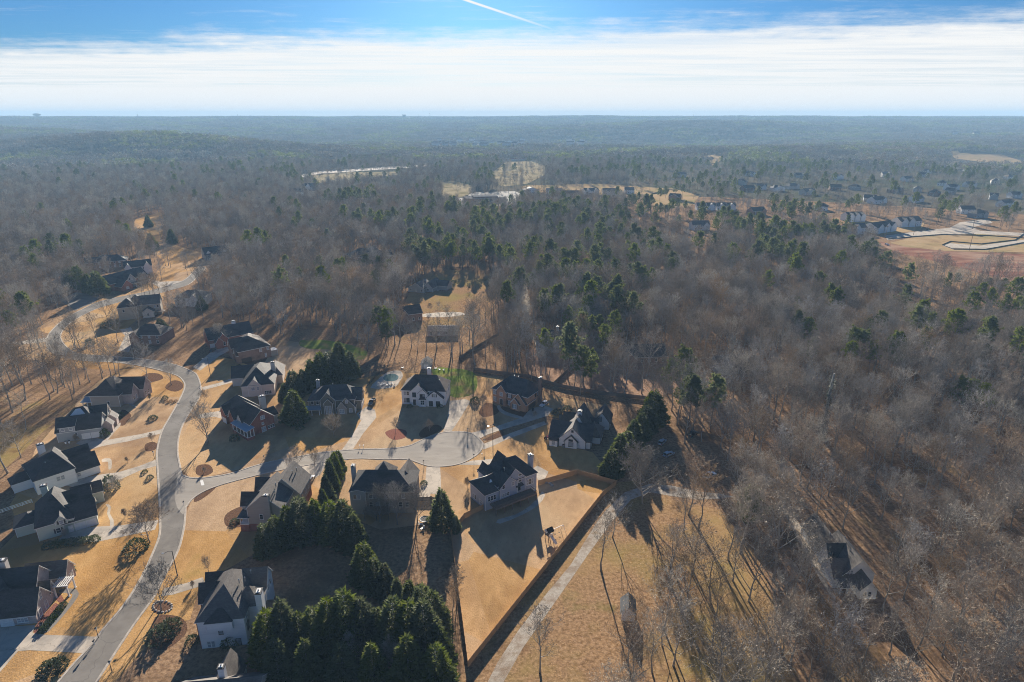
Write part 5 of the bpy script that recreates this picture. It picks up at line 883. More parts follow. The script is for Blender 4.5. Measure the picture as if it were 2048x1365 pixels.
# ---------------------------------------------------------------- trees: shapes
def rvec(r): 
    while True:
        v = Vector((r.uniform(-1, 1), r.uniform(-1, 1), r.uniform(-1, 1)))
        if 0.05 < v.length < 1: return v.normalized()
def bare_tree(seed, H, spread=0.30, clear=0.30, nl=15, up=0.55, mt=None, dense=1.0, leader=0.92, tw=0.055):
    """trunk + limbs, and a crown of branches and twigs, as two meshes"""
    r = random.Random(seed); T = MB(); C = MB(); mt = mt or M_twig
    r0 = 0.016 * H ** 0.95
    pts = []; rad = []; p = Vector((0, 0, -0.1)); n = 7; lean = Vector((r.uniform(-.05, .05), r.uniform(-.05, .05), 0))
    for i in range(n + 1):
        t = i / n
        pts.append(p.copy()); rad.append(r0 * (1 - t * 0.93) * (1.35 if i == 0 else 1))
        p = p + Vector((r.uniform(-.035, .035) * H / 2, r.uniform(-.035, .035) * H / 2, H * leader / n)) + lean * H / n
    T.tube(pts, rad, 6, M_bark)
    def at(t):
        f = t * n; i = min(int(f), n - 1); return pts[i].lerp(pts[i + 1], f - i), rad[i] + (rad[i + 1] - rad[i]) * (f - i)
    def twig(p, d, l, w):
        s = d.cross(rvec(r)).normalized() * w; e = p + d * l
        C.face((p - s, p + s, e), mt)
    def branch(p, d, l, rd, level):
        ns = 3 if level < 3 else 2
        q = [p.copy()]; dd = d.copy()
        for i in range(ns):
            dd = (dd + rvec(r) * 0.28 + Vector((0, 0, 0.13 if level < 3 else 0.05))).normalized()
            q.append(q[-1] + dd * l / ns)
        rs = [rd * (1 - 0.8 * i / ns) for i in range(ns + 1)]
        if level == 1: T.tube(q, rs, 4, M_bark, False)
        elif level == 2: C.tube(q, rs, 3, mt, False)
        else:
            s = dd.cross(rvec(r)).normalized() * rd
            for i in range(ns): C.face((q[i] - s * (1 - .35 * i), q[i] + s * (1 - .35 * i), q[i + 1] + s * (.65 - .35 * i), q[i + 1] - s * (.65 - .35 * i)), mt)
        if level == 3:
            for k in range(int(2.3 * dense + r.random())):
                t = r.uniform(0.15, 1.0) * ns; i = min(int(t), ns - 1)
                twig(q[i].lerp(q[i + 1], t - i), (dd + rvec(r) * 0.9 + Vector((0, 0, .15))).normalized(), r.uniform(.35, .75) * (0.6 + H / 40), tw * r.uniform(.6, 1.1))
            return
        nc = {1: 8, 2: 6}[level]
        for k in range(nc):
            t = (0.22 + 0.78 * (k + r.random()) / nc) * ns; i = min(int(t), ns - 1)
            side = dd.cross(rvec(r)).normalized()
            nd = (dd * 0.75 + side * r.uniform(.5, 1.0) + Vector((0, 0, .12))).normalized()
            branch(q[i].lerp(q[i + 1], t - i), nd, l * r.uniform(.38, .6) * (1.1 - 0.3 * t / ns), max(rd * 0.5 * (1 - .5 * t / ns), 0.02), level + 1)
    for k in range(nl):
        t = clear + (1 - clear) * ((k + r.random() * .8) / nl) ** 0.9
        t = min(t, 0.99); b, br = at(t); a = k * 2.4 + r.uniform(-.5, .5)
        u = (t - clear) / (1 - clear)
        lift = up + 0.7 * u
        d = Vector((math.cos(a), math.sin(a), lift)).normalized()
        branch(b, d, H * spread * (1.15 - 0.62 * u) * r.uniform(.8, 1.15), max(br * 0.6, .045), 1)
    return T.mesh('trunk', True), C.mesh('crown')
def pine_tree(seed, H, clear=0.5, spread=0.21, nb=24):
    r = random.Random(seed); T = MB(); C = MB(); n = 6; pts = []; p = Vector((0, 0, -.1)); r0 = .0125 * H
    for i in range(n + 1):
        pts.append(p.copy()); p = p + Vector((r.uniform(-.02, .02) * H, r.uniform(-.02, .02) * H, H * .97 / n))
    T.tube(pts, [r0 * (1 - .85 * i / n) for i in range(n + 1)], 6, M_pinebark)
    def clump(c, s, nn):
        for k in range(nn):
            d = (rvec(r) + Vector((0, 0, .25))).normalized(); w = d.cross(rvec(r)).normalized() * s * .17
            C.face((c - w, c + w, c + d * s * r.uniform(.7, 1.25)), M_pine)
    for k in range(nb):
        t = clear + (1 - clear) * (k + r.random()) / nb; f = min(t, .99) * n; i = int(f); b = pts[i].lerp(pts[i + 1], f - i)
        u = (t - clear) / (1 - clear); a = k * 2.4 + r.uniform(-.6, .6)
        l = H * spread * (1.0 - .75 * u ** 1.5) * r.uniform(.65, 1.15) * (0.75 + .5 * min(u * 4, 1))
        d = Vector((math.cos(a), math.sin(a), .15 + .8 * u)).normalized(); e = b + d * l + Vector((0, 0, .12 * l))
        C.tube([b, b.lerp(e, .5) - Vector((0, 0, .05 * l)), e], [.02 * l + .02, .015 * l + .01, .02], 3, M_pinebark, False)
        for q in range(7):
            s = r.uniform(.35, 1.05); c = b.lerp(e, s) + rvec(r) * l * .22; clump(c, H * .042 * r.uniform(.8, 1.35), 24)
    for q in range(5): clump(pts[-1] + rvec(r) * H * .03, H * .035, 22)
    return T.mesh('trunk', True), C.mesh('crown')
def conifer(seed, H, W, m=None, n=5200, top=1.0, leaf=0.30, pw=.82):
    """dense evergreen, clothed to the ground: sprays of small leaf faces over a lumpy cone"""
    r = random.Random(seed); T = MB(); C = MB(); m = m or M_cyp
    T.tube([(0, 0, -.1), (0, 0, H * .5), (0, 0, H * .96)], [.02 * H, .012 * H, .01], 6, M_bark)
    def env(t, a):
        base = (1 - t) ** pw * min(1, .6 + t * 3.2)
        return W * base * (1 + .3 * mnoise.noise(Vector((math.cos(a) * 1.6, math.sin(a) * 1.6, t * 5 + seed))) + .42 * mnoise.noise(Vector((math.cos(a) * 3.4, math.sin(a) * 3.4, t * 11 + seed))))
    # inner branches so the crown is not hollow
    for k in range(42):
        t = .04 + .9 * k / 42; a = k * 2.4; l = env(t, a) * .8
        T.tube([(0, 0, t * H), (math.cos(a) * l, math.sin(a) * l, t * H + .25 * l)], [.05, .015], 3, M_bark, False)
    for k in range(n):
        t = 1 - math.sqrt(r.random()) * .985 if top else r.random(); t = max(0.01, min(t * 1.0, .985)); a = r.uniform(0, 6.2832)
        e = env(t, a); q = e * (1 - .38 * r.random() ** 1.7)
        c = Vector((math.cos(a) * q, math.sin(a) * q, t * H + r.uniform(-.1, .2)))
        d = (Vector((math.cos(a), math.sin(a), .75)) + rvec(r) * .65).normalized(); s = d.cross(rvec(r)).normalized()
        L = leaf * (H / 10) ** .5 * r.uniform(.8, 1.7)
        C.face((c - s * L * .42, c + s * L * .42, c + d * L * 1.5), m)
    return T.mesh('trunk', True), C.mesh('crown')
def bush_mesh(seed, m, n=420, leaf=0.16, flat=0.75):
    """rounded leafy shrub of about one metre radius"""
    r = random.Random(seed); C = MB()
    for k in range(9):
        a = k * 2.4; C.tube([(0, 0, -.02), (math.cos(a) * .5, math.sin(a) * .5, .7 * flat)], [.03, .01], 3, M_bark, False)
    for k in range(n):
        d = rvec(r); d.z = abs(d.z) * 1.05 - .05
        q = 1 - .3 * r.random() ** 1.5; lump = 1 + .22 * mnoise.noise(d * 2.2 + Vector((seed, 0, 0)))
        c = Vector((d.x * q * lump, d.y * q * lump, max(d.z * q * lump * flat * 1.6, .02)))
        e = (d + rvec(r) * .7).normalized(); s = e.cross(rvec(r)).normalized()
        C.face((c - s * leaf * .5, c + s * leaf * .5, c + e * leaf * 1.4), m)
    return C.mesh('foliage')
BARE = [bare_tree(1, 20, .40, .24, 14, .75), bare_tree(2, 22, .34, .34, 14, .95), bare_tree(3, 18, .48, .18, 14, .55),
        bare_tree(4, 21, .34, .36, 13, 1.0, mt=M_twigr), bare_tree(5, 19, .42, .22, 14, .65, mt=M_twigr), bare_tree(6, 23, .33, .30, 15, .9),
        bare_tree(7, 17, .50, .16, 15, .5), bare_tree(8, 20, .42, .26, 13, .7, dense=.7, mt=M_twigp)]
BARE_H = [20, 22, 18, 21, 19, 23, 17, 20]
YARD = [bare_tree(21, 10, .50, .12, 18, .75, dense=1.5, leader=.75, tw=.032), bare_tree(22, 12, .42, .15, 18, .95, dense=1.3, leader=.8, tw=.032), bare_tree(23, 11, .46, .14, 20, .65, mt=M_twigr, dense=1.9, leader=.75, tw=.038)]
YARD_H = [10, 12, 11]
DENSE = [bare_tree(31, 14, .50, .12, 24, .8, dense=2.4, leader=.85, tw=.04), bare_tree(32, 15, .36, .10, 22, 1.1, dense=1.7, leader=.88, tw=.04)]
DENSE_H = [14, 15]
PINE = [pine_tree(41, 24, .52), pine_tree(42, 22, .45, .25), pine_tree(43, 26, .56, .2), pine_tree(44, 20, .35, .25, 28)]
PINE_H = [24, 22, 26, 20]
CYPRESS = [conifer(51, 10, 2.5, pw=.72), conifer(52, 10, 2.8, pw=.64), conifer(53, 10, 2.2, pw=.85), conifer(54, 10, 2.6, pw=.68), conifer(57, 10, 2.3, pw=.8)]
SPRUCE = [conifer(55, 10, 2.9, n=3600, leaf=.34)]
BUSH = [bush_mesh(61, M_shrub), bush_mesh(62, M_shrub, 520, .14), bush_mesh(63, M_straw, 380, .14)]
TWIGBUSH = [bare_tree(71, 4, .42, .05, 14, .9, mt=M_twigr, leader=.7, dense=.9, tw=.03)]
srnd = random.Random(5)
def tree(kind, px, py, h, label, v=None, group=None, pos=None, name=None, wid=1.0):
    lib, hs, nm, cat = {'bare': (BARE, BARE_H, 'bare_tree', 'tree'), 'yard': (YARD, YARD_H, 'bare_tree', 'tree'), 'dense': (DENSE, DENSE_H, 'bare_tree', 'tree'),
        'pine': (PINE, PINE_H, 'pine_tree', 'tree'), 'cyp': (CYPRESS, [10] * 5, 'cypress_tree', 'tree'), 'spruce': (SPRUCE, [10], 'spruce_tree', 'tree'), 'twigbush': (TWIGBUSH, [4], 'bare_shrub', 'shrub')}[kind]
    if v is None: v = srnd.randrange(len(lib))
    v %= len(lib); s = h / hs[v]; p = pos or G(px, py)
    t = thing(name or nm, label, cat, p, srnd.uniform(0, 6.28), group); t.scale = (s * wid, s * wid, s)
    obj('trunk', lib[v][0], t); obj('crown', lib[v][1], t)
    TREES_PX.append((p.x, p.y)); return t
TREES_PX = []
def shrub(px, py, rad, label, v=None, group=None, h=1.0):
    v = srnd.randrange(2) if v is None else v; p = G(px, py)
    o = obj('shrub', BUSH[v], None, p, srnd.uniform(0, 6.28), (rad, rad, rad * h)); return tag(o, label, 'shrub', group)
# ---------------------------------------------------------------- trees: places
for px, py, h, k, v, lb in [
  (415,886,17,'yard',1,'tall bare tree at the inside of the road bend'),
  (323,1221,13,'yard',0,'bare spreading tree in a round bed beside the lower road'),
  (300,1085,13.5,'yard',2,'russet bare round tree hanging over the lower road'),
  (1285,1008,19,'dense',0,'large dense grey bare tree at the head of the gravel lane'),
  (1202,1141,18,'bare',1,'slim bare tree right of the gravel lane, upper one'),
  (1080,1345,16,'bare',0,'bare tree beside the lower gravel lane'),
  (1255,1330,15,'bare',4,'bare tree by the small white shed'),
  (1225,1075,13,'bare',7,'leaning bare tree at the fence corner'),
  (795,1050,14,'dense',1,'dense upright bare tree before the stone house'),
  (760,1045,11,'dense',0,'dense bare shrub tree covering the left of the stone house'),
  (835,1045,13,'dense',1,'dense upright bare tree at the right of the stone house'),
  (668,872,9.5,'yard',0,'wide bare ornamental tree before the olive grey house'),
  (295,758,15,'bare',2,'bare tree on the bed inside the main bend'),
  (343,770,12,'yard',1,'bare tree in a mulch bed at the main bend'),
  (305,885,4,'yard',2,'small round bare tree by the concrete drive'),
  (232,985,6,'yard',0,'small bare tree by the white house drive'),
  (475,765,6,'yard',0,'round bare tree on the lawn before the cream house'),
  (792,865,6,'yard',1,'slim bare tree on the lawn left of the shaded court lawn'),
  (859,863,5,'yard',2,'small bare tree in the shaded court bed'),
  (965,820,7,'yard',2,'russet bare tree in the edged bed of the tan brick house'),
  (1070,838,3.5,'yard',2,'small reddish bare tree by the tan brick drive'),
  (580,945,7,'yard',1,'left bare tree on the verge by the side street'),
  (595,935,8,'yard',0,'right bare tree on the verge by the side street'),
  (630,935,7,'yard',1,'bare tree by the clapboard house drive'),
  (417,1145,5,'yard',1,'thin young bare tree on the corner lawn'),
  (410,805,6,'yard',0,'low bare tree by the brick house drive'),
  (705,1330,9,'dense',1,'grey bare tree below the lower cypress row'),
  (790,1345,8,'dense',0,'grey bare tree left of the lane end'),
  (905,1250,12,'bare',3,'bare tree along the left fence of the big yard, lower'),
  (915,1190,9,'dense',1,'bare tree along the left fence of the big yard, upper'),
  (445,690,11,'dense',0,'dense bare tree beside the shaded brick house'),
  (270,720,14,'bare',6,'bare tree before the brown house at the bend'),
  (1180,668,15,'bare',5,'bare tree behind the pink litter clearing'),
  (42,915,13,'bare',2,'bare tree behind the long roofed white house'),
  (100,800,18,'bare',1,'tall leaning bare tree behind the left houses'),
  (52,860,15,'bare',7,'bare tree on the mossy back lawn'),
  (145,800,16,'bare',0,'bare tree close behind the beige left house'),
  (880,640,10,'bare',2,'lone bare tree in the ranch clearing'),
  (860,622,5,'yard',0,'small bare tree in the ranch clearing'),
  (1300,815,19,'bare',4,'bare tree behind the cypress screen'),
  (990,640,16,'bare',5,'bare tree right of the ranch clearing'),
  (835,705,14,'bare',6,'gnarled bare tree behind the pool'),
  (735,702,12,'bare',2,'bare tree above the green back lawn'),
  (905,720,16,'bare',1,'bare tree above the small grey shed'),
  (1720,1340,15,'bare',3,'russet leaning bare tree below the house in the right wood'),
  (1905,1365,19,'bare',2,'big pale bare tree at the lower right'),
  (1700,1262,12,'bare',7,'pale bare tree before the front gable of the hidden house'),(1765,1222,16,'bare',0,'bare tree off the right corner of the hidden house'),(1612,1150,15,'bare',1,'slim bare tree by the path left of the hidden house'),(1662,1290,15,'bare',2,'bare tree on the grass strip below the hidden house'),(1650,1365,17,'bare',6,'bare tree at the bottom edge right of the field')]:
    tree(k, px, py, h, lb, v)
# slim trunks standing in a row by the upper road
for i, (px, py, h) in enumerate([(160,770,17),(180,765,16),(205,758,18),(222,752,17),(232,748,18),(130,775,15),(240,752,16)]):
    tree('bare', px, py, h, 'slim bare tree in the row between the left house and upper road', [1, 3, 5, 1, 5, 3, 1][i], 'row of slim bare trees above the left houses')
for i, (px, py) in enumerate([(286,600),(292,602),(303,603),(308,598),(312,604),(322,598)]):
    tree('bare', px, py, 17, 'tall slim bare tree in the clump by the upper road', [1, 5, 3, 1, 5, 3][i], 'clump of tall slim trees by the upper road')
# evergreen screens
def row(lst, lb, grp, kind='cyp'):
    order = sorted(range(len(lst)), key=lambda i: lst[i][0]); words = ['first', 'second', 'third', 'fourth', 'fifth', 'sixth', 'seventh', 'eighth', 'ninth', 'tenth', 'eleventh', 'twelfth']
    for i, (px, py, h, w) in enumerate(lst):
        l2 = lb if len(lst) == 1 else words[order.index(i)] + ' from left, ' + lb
        tree(kind, px, py, h * srnd.uniform(.88, 1.32), l2, i * 2 + srnd.randrange(2), grp, wid=w * .82)
row([(1222,952,10,1.95),(1238,935,11,2.0),(1252,916,11,2.0),(1266,898,11.5,2.0),(1280,880,12,2.0),(1292,864,12.5,2.0),(1304,848,13,1.9)], 'dark cypress in the diagonal screen beside the white gabled house', 'cypress screen right of the white gabled house')
row([(592,846,14,1.8)], 'large dark cypress between the brick house and the olive house', 'single cypresses')
row([(572,806,9,1.7),(590,795,11,1.7),(608,788,12,1.7),(626,782,13,1.7),(645,776,14,1.7),(664,770,15,1.7),(684,764,15,1.7),(704,757,13,1.7)], 'cypress in the dark screen behind the cream house', 'cypress screen behind the cream house')
row([(672,962,9,1.2),(664,985,10,1.3),(655,1008,10,1.3),(650,1030,9,1.3),(680,948,8,1.1)], 'cypress in the upright row between the clapboard and stone houses', 'cypress row beside the clapboard house')
row([(535,1112,10,1.4),(556,1100,11,1.5),(580,1090,12,1.5),(608,1082,12,1.5),(636,1078,12,1.5),(664,1080,12,1.5),(692,1088,12,1.5),(712,1105,11,1.4)], 'cypress in the arched upper row of the dark back garden', 'upper cypress arc of the dark garden')
row([(733,1168,11,1.4),(752,1186,11,1.4),(774,1200,11,1.4),(797,1222,11,1.5),(822,1236,11,1.5),(848,1258,11,1.5),(868,1280,12,1.5)], 'cypress in the diagonal row left of the big fenced yard', 'diagonal cypress row of the dark garden')
row([(545,1318,11,1.5),(575,1310,12,1.5),(606,1305,12,1.5),(636,1305,12,1.5),(666,1308,13,1.5),(698,1300,13,1.5),(728,1298,13,1.5),(760,1296,13,1.5),(792,1302,13,1.5),(822,1310,13,1.5),(852,1325,13,1.5),(880,1335,12,1.4)], 'cypress in the thick lower row beside the tall white house', 'lower cypress row of the dark garden')
row([(560,1365,11,1.5),(620,1370,12,1.6),(690,1375,12,1.6),(750,1380,12,1.6),(820,1385,12,1.6),(875,1390,12,1.5)], 'cypress in the row along the bottom edge', 'bottom edge cypress row')
tree('spruce', 885, 1058, 14, 'single pointed spruce left of the blue grey house', 0)
tree('spruce', 912, 1065, 6, 'small evergreen at the corner of the fenced yard', 0)
row([(150,575,13,1.6),(165,578,14,1.6),(180,585,14,1.7),(200,590,13,1.6),(135,570,11,1.5)], 'broad dark evergreen in the clump left of the gabled house', 'evergreen clump by the upper road')
for px, py, h, lb in [(298,455,13,'lone dark evergreen in the left wood clearing'),(305,500,15,'dark evergreen by the pale left drives'),(345,488,14,'dark evergreen right of the pale left drives'),(405,620,9,'dark evergreen behind the upper houses'),(436,384,12,'dark round evergreen on the far left, left one'),(455,385,15,'dark round evergreen on the far left, tallest one'),(490,384,13,'dark evergreen left of the far white farmhouse, first'),(520,376,17,'dark evergreen left of the far white farmhouse, second'),(544,380,14,'dark evergreen left of the far white farmhouse, third'),(586,368,15,'dark evergreen beside the far white farmhouse'),(325,668,9,'evergreen beside the house behind the bend')]:
    tree('cyp', 0, 0, h, lb, pos=G(px, py), wid=1.7)
# pines that stand out of the wood
PINES = [(1015,640,22),(1035,605,22),(1060,600,20),(1018,560,22),(985,520,22),(1110,590,22),(1130,585,24),(1150,590,23),(1170,580,22),(1190,585,22),(1085,570,22),(1160,635,18),(1180,640,18),(1215,625,20),(1195,690,17),(1230,690,18),(1245,670,20),(1210,715,17),(1092,735,21),(1285,600,22),(1300,590,20),(1340,560,22),(1145,560,22),(1200,545,22),(1100,540,22),(1060,545,22),
 (900,540,20),(905,520,20),(880,500,20),(930,500,22),(960,500,22),(905,480,20),(950,470,22),(975,475,22),(1000,470,20),(860,478,20),(820,455,20),(770,470,18),(735,560,18),(760,560,18),(780,565,17),(640,555,18),(575,560,18),(690,560,18),(590,480,18),(625,470,17),
 (1590,690,20),(1605,700,19),(1650,640,22),(1660,650,21),(1555,660,16),(1720,745,21),(1735,755,20),(1700,740,20),(1690,760,19),(1775,750,20),(1790,760,19),(1615,740,15),(2020,760,24),(2040,770,22),(1935,618,15),(1955,612,16),(1975,630,16),(2000,645,17),(2025,645,17),(1940,650,20),(2040,660,22),(1890,590,15),(1910,582,13),(1760,560,20),(1740,540,18),(1910,830,17),(1930,840,16),(1960,840,15),(1975,588,12),(2000,592,12),
 (110,530,20),(105,510,18),(230,440,20),(75,560,18),
 (1300,425,20),(1260,420,20),(1275,418,20),(1250,430,22),(1370,430,18),(1560,435,22),(1575,440,22),(1600,440,24),(1615,445,22),(1630,440,22),(1545,445,20),(1690,470,20),(1700,480,18),(1745,520,18),(1735,515,16),(1520,470,18),(1680,500,20),(1665,495,20),(1880,440,22),(1900,436,22),(1640,385,24),(1650,390,24),(1630,392,22),(1350,395,24),(1365,398,22),(1320,405,22),(1110,440,20),(1050,440,20),(990,445,20),(1130,445,22),(1380,455,20),(1400,455,20),(1460,460,22)]
for i, (px, py, h) in enumerate(PINES):
    z = 'cluster in the centre of the wood' if px < 1400 and py > 470 else ('wood on the right slope' if px >= 1400 and py > 520 else ('left wood' if px < 500 else 'far wood beyond the centre'))
    tree('pine', px, py, h * srnd.uniform(.9, 1.08), 'tall green pine standing up out of the ' + z, i, 'pines of the ' + z)
# shrubs
for px, py, r_, h_, lb in [(322,1275,3.0,.8,'broad dark clipped shrub mass by the tall white house, largest'),(340,1258,2.6,.8,'dark shrub beside the tall white house path'),(385,1285,1.6,.9,'clipped green shrub at the corner of the tall white house'),(464,1285,2.4,1.1,'large round dark shrub against the tall white house'),
  (100,1345,2.4,.9,'left round green shrub on the lowest lawn'),(116,1335,2.2,.9,'right round green shrub on the lowest lawn'),(272,1098,3.2,.7,'wide dark hedge shrub below the russet tree'),(222,978,2.6,1.5,'large dark holly by the long roofed white house'),
  (132,1148,2.2,1.0,'round green shrub at the porch of the lower left house'),(300,957,1.2,.8,'small dark shrub by the road edge'),(290,945,1.0,.8,'low brown shrub by the road edge'),(242,832,1.4,1.0,'round shrub at the grey left house front'),(232,840,1.6,1.1,'grey green shrub before the grey left house'),
  (210,872,1.8,1.4,'dark evergreen shrub at the white garage doors'),(306,838,1.8,.7,'dark round shrub on the lawn below the bare tree'),(330,798,1.3,.9,'dark clipped shrub on the upper lawn'),(470,880,2.0,.9,'dark shrub at the brick house porch'),(483,868,1.6,.9,'low shrub beside the brick house porch'),
  (600,858,1.8,.8,'dark shrub below the large cypress'),(1115,828,2.0,.9,'dark hedge shrub behind the white gabled house'),(1135,822,2.0,.9,'second hedge shrub behind the white gabled house'),(950,805,2.2,.9,'dark shrub left of the tan brick house'),(880,815,1.4,.9,'shrub before the white court house'),(820,815,1.3,.9,'shrub under the left windows of the white court house'),
  (860,1045,1.4,1.0,'shrub by the stone house gate'),(848,968,1.2,.8,'shrub bed plant beside the stone house drive'),(180,690,2.4,1.2,'shrub at the fork of the upper road'),(225,650,3.0,.9,'dark shrub mass below the stucco house'),(210,655,2.6,.9,'dark shrub left of the stucco house'),(345,615,1.6,1.2,'small round evergreen by the upper road'),
  (290,678,2.2,1.0,'dark shrub before the brown house'),(470,1045,1.4,.7,'low shrub in the bed of the clapboard house'),(485,1035,1.3,.7,'second low shrub in the bed of the clapboard house'),(478,735,1.5,.8,'shrub on the cream house path')]:
    shrub(px, py, r_, lb, h=h_)
for i in range(9): shrub(86 + i * 5.0, 1262 - i * 6.2, 1.05, 'low green box shrub in the row along the lower left house', group='box hedge along the lower left house', h=.8)
for i in range(7): shrub(98 + i * 15, 1094 - i * 2.0, 1.7, 'clipped hedge shrub below the pale green house', group='hedge below the pale green house', h=.8)
for i in range(5): shrub(332 + i * 5, 803 + (i % 2) * 3, .8, 'straw coloured grass clump near the upper lawn', 2, 'grass clumps on the upper lawn', h=.9)
for px, py, h, lb in [(385,1175,2.0,'small bare shrub by the tall white house drive'),(445,1180,2.0,'twiggy red shrub behind the tall white house'),(410,945,2.2,'low bare shrub in the round corner bed'),(250,1035,3.0,'bare shrub in the pale green front bed'),(215,985,2.4,'bare shrub left of the dark holly'),(300,800,3.0,'low bare shrub tree on the upper lawn'),(255,925,2.2,'twiggy shrub by the white house path'),(936,975,4.0,'russet bare shrub left of the blue grey house'),(710,1075,5.0,'bare shrub at the end of the cypress arc'),(155,885,3.5,'russet bare shrub by the grey left house'),(130,1075,3.0,'bare shrub by the pale green wall')]:
    tree('twigbush', px, py, h, lb, 0)
# ---------------------------------------------------------------- the woods
ESTATE = [(-400,2400),(-400,1000),(0,965),(60,900),(120,825),(180,772),(250,738),(330,700),(400,650),(440,640),(520,650),(560,675),(640,678),(720,690),(770,712),(960,738),(1060,765),(1110,792),(1210,800),(1290,800),(1325,850),(1310,930),(1350,955),(1370,1010),(1320,1080),(1275,1230),(1230,1460),(1150,1460),(1100,1700),(900,2400)]
UPPER = [(90,720),(70,660),(120,610),(200,585),(280,570),(330,515),(420,500),(440,530),(420,570),(360,610),(330,660),(260,720)]
ROADP = [tuple(p) for p in rl] + [tuple(p) for p in reversed(rr)]
CARS = [(1330,900),(1365,885),(1420,900),(1450,950),(1455,1040),(1420,1060),(1370,1010),(1330,985)]
wr = random.Random(77)
def wood_density(px, py):
    if py > 2100 or px < -160 or px > 2210: return 0
    if inpoly(px, py, ESTATE): return 0
    for P in CLEAR_BB:
        if P[0] <= px <= P[1] and P[2] <= py <= P[3] + 12 and (inpoly(px, py, P[4]) or (py < 430 and (inpoly(px, py - 6, P[4]) or inpoly(px, py - 11, P[4])))): return 0.1 if py < 400 else 0.0
    if px < 430 and 540 < py < 740 and (inpoly(px, py - 10, ROADP) or inpoly(px, py - 20, ROADP) or inpoly(px, py - 30, ROADP)): return 0.04
    if inpoly(px, py, CARS): return 0.0
    if inpoly(px, py, UPPER): return 0.25
    if px < 200 and py > 680: return 0.62
    if px > 1100 and py > 1000: return (0.4 if 1590 < px < 1790 and py < 1300 else 0.92) if px > 1460 else 0.62
    if px > 1000 and 690 < py < 800 and px < 1420: return 0.6
    if px > 1250 and py > 780: return 0.7
    if 540 < px < 1010 and 640 < py < 745: return 0.42
    if 1640 < px < 1820 and 1020 < py < 1200: return 0.25
    if px > 1745 and 470 < py < 590: return 0.0 if py < 552 else 0.35
    if py < 470 and px > 1250: return 0.38
    if px < 60 and py > 690: return 0.4
    return 1.0
CLEAR_BB = [(min(p[0] for p in P) , max(p[0] for p in P), min(p[1] for p in P), max(p[1] for p in P), P) for P in CLEAR]
cand = []
def scatter(r0, r1, step):
    y = r0 * .5
    while y < r1:
        xm = y * .86 + 40; x = -xm
        while x < xm:
            jx, jy = x + wr.uniform(-.48, .48) * step, y + wr.uniform(-.48, .48) * step
            d = math.hypot(jx, jy)
            if r0 <= d < r1:
                px, py = PX(jx, jy, 0)
                if wr.random() < wood_density(px, py) and not any(abs(jx - hx) < hr and abs(jy - hy) < hr and math.hypot(jx - hx, jy - hy) < hr for hx, hy, hr in HOUSES):
                    if d > 420 or all(abs(jx - tx) + abs(jy - ty) > 3.5 for tx, ty in TREES_PX): cand.append((d, jx, jy, px, py))
            x += step
        y += step
scatter(58, 420, 6.9); scatter(420, 900, 7.4); scatter(900, 1700, 9.5)
cand.sort()
pts_bare, pts_pine = [], []; n_ind = 0
ZONE = [(lambda x, y: x > 1560 and y > 1000, 'lower right wood'), (lambda x, y: x > 1300 and y > 1000, 'open wood right of the field'),
        (lambda x, y: x > 1250 and y > 800, 'wood right of the parked pickup'), (lambda x, y: x < 600, 'left wood by the upper road'), (lambda x, y: x < 1000, 'wood behind the back gardens'), (lambda x, y: True, 'wood behind the cypress screen')]
for d, x, y, px, py in cand:
    pine = 0.004 + 0.26 * (mnoise.noise(Vector((x / 90, y / 90, 5))) > .36)
    if d > 420: pine += .015
    if px > 1250 and py < 460: pine += .09
    if 820 < px < 1350 and 430 < py < 600: pine += .09
    if px < 560 and py > 380: pine *= .35
    if wr.random() < pine:
        pts_pine.append((x, y, hill(x, y), wr.randrange(4), wr.uniform(.68, 1.05), wr.uniform(0, 6.28)))
    else:
        v = wr.randrange(8); s = wr.uniform(.6, 1.12) * (1.0 if d < 420 else .86) * (1 + .28 * mnoise.noise(Vector((x / 45, y / 45, 8))))
        if px > 1700 and 600 < py < 670: s *= .7
        if px > 1250 and py < 470: s *= .8
        if mnoise.noise(Vector((x / 70, y / 70, 1.5))) > .15 and v in (0, 2): v = wr.choice((3, 4))
        if n_ind < 235 and -30 < px < 2080 and PX(x, y, 17)[1] < 1370:
            n_ind += 1
            zn = next(n for f, n in ZONE if f(px, py))
            t = thing('bare_tree', 'bare grey winter tree in the ' + zn, 'tree', (x, y, 0), wr.uniform(0, 6.28), 'bare trees of the ' + zn)
            t.scale = (s * wr.uniform(.9, 1.1), s * wr.uniform(.9, 1.1), s)
            obj('trunk', BARE[v][0], t); obj('crown', BARE[v][1], t)
        else: pts_bare.append((x, y, hill(x, y), v, s, wr.uniform(0, 6.28)))
def canopy_patch(seed, ncrown, green, hs=1.0):
    r = random.Random(seed); C = MB()
    for k in range(ncrown):
        cx, cy = r.uniform(-30, 30), r.uniform(-30, 30); h = r.uniform(13, 21) * hs; w = r.uniform(3.5, 6.0); g = r.random() < green
        m = M_pine if g else (M_twigr if r.random() < .35 else M_twig)
        for q in range(46):
            d = rvec(r); d.z = abs(d.z) * 1.5 - .6; c = Vector((cx + d.x * w, cy + d.y * w, h * .62 + d.z * h * .26)); e = rvec(r); s = e.cross(rvec(r)).normalized()
            C.face((c - s * .55, c + s * .55, c + e * 2.6), m)
        for q in range(3): 
            ox = r.uniform(-2, 2); C.face(((cx + ox - .25, cy, 0), (cx + ox + .25, cy, 0), (cx + ox, cy + .5, h * .7)), M_bark)
    return C.mesh('canopy')
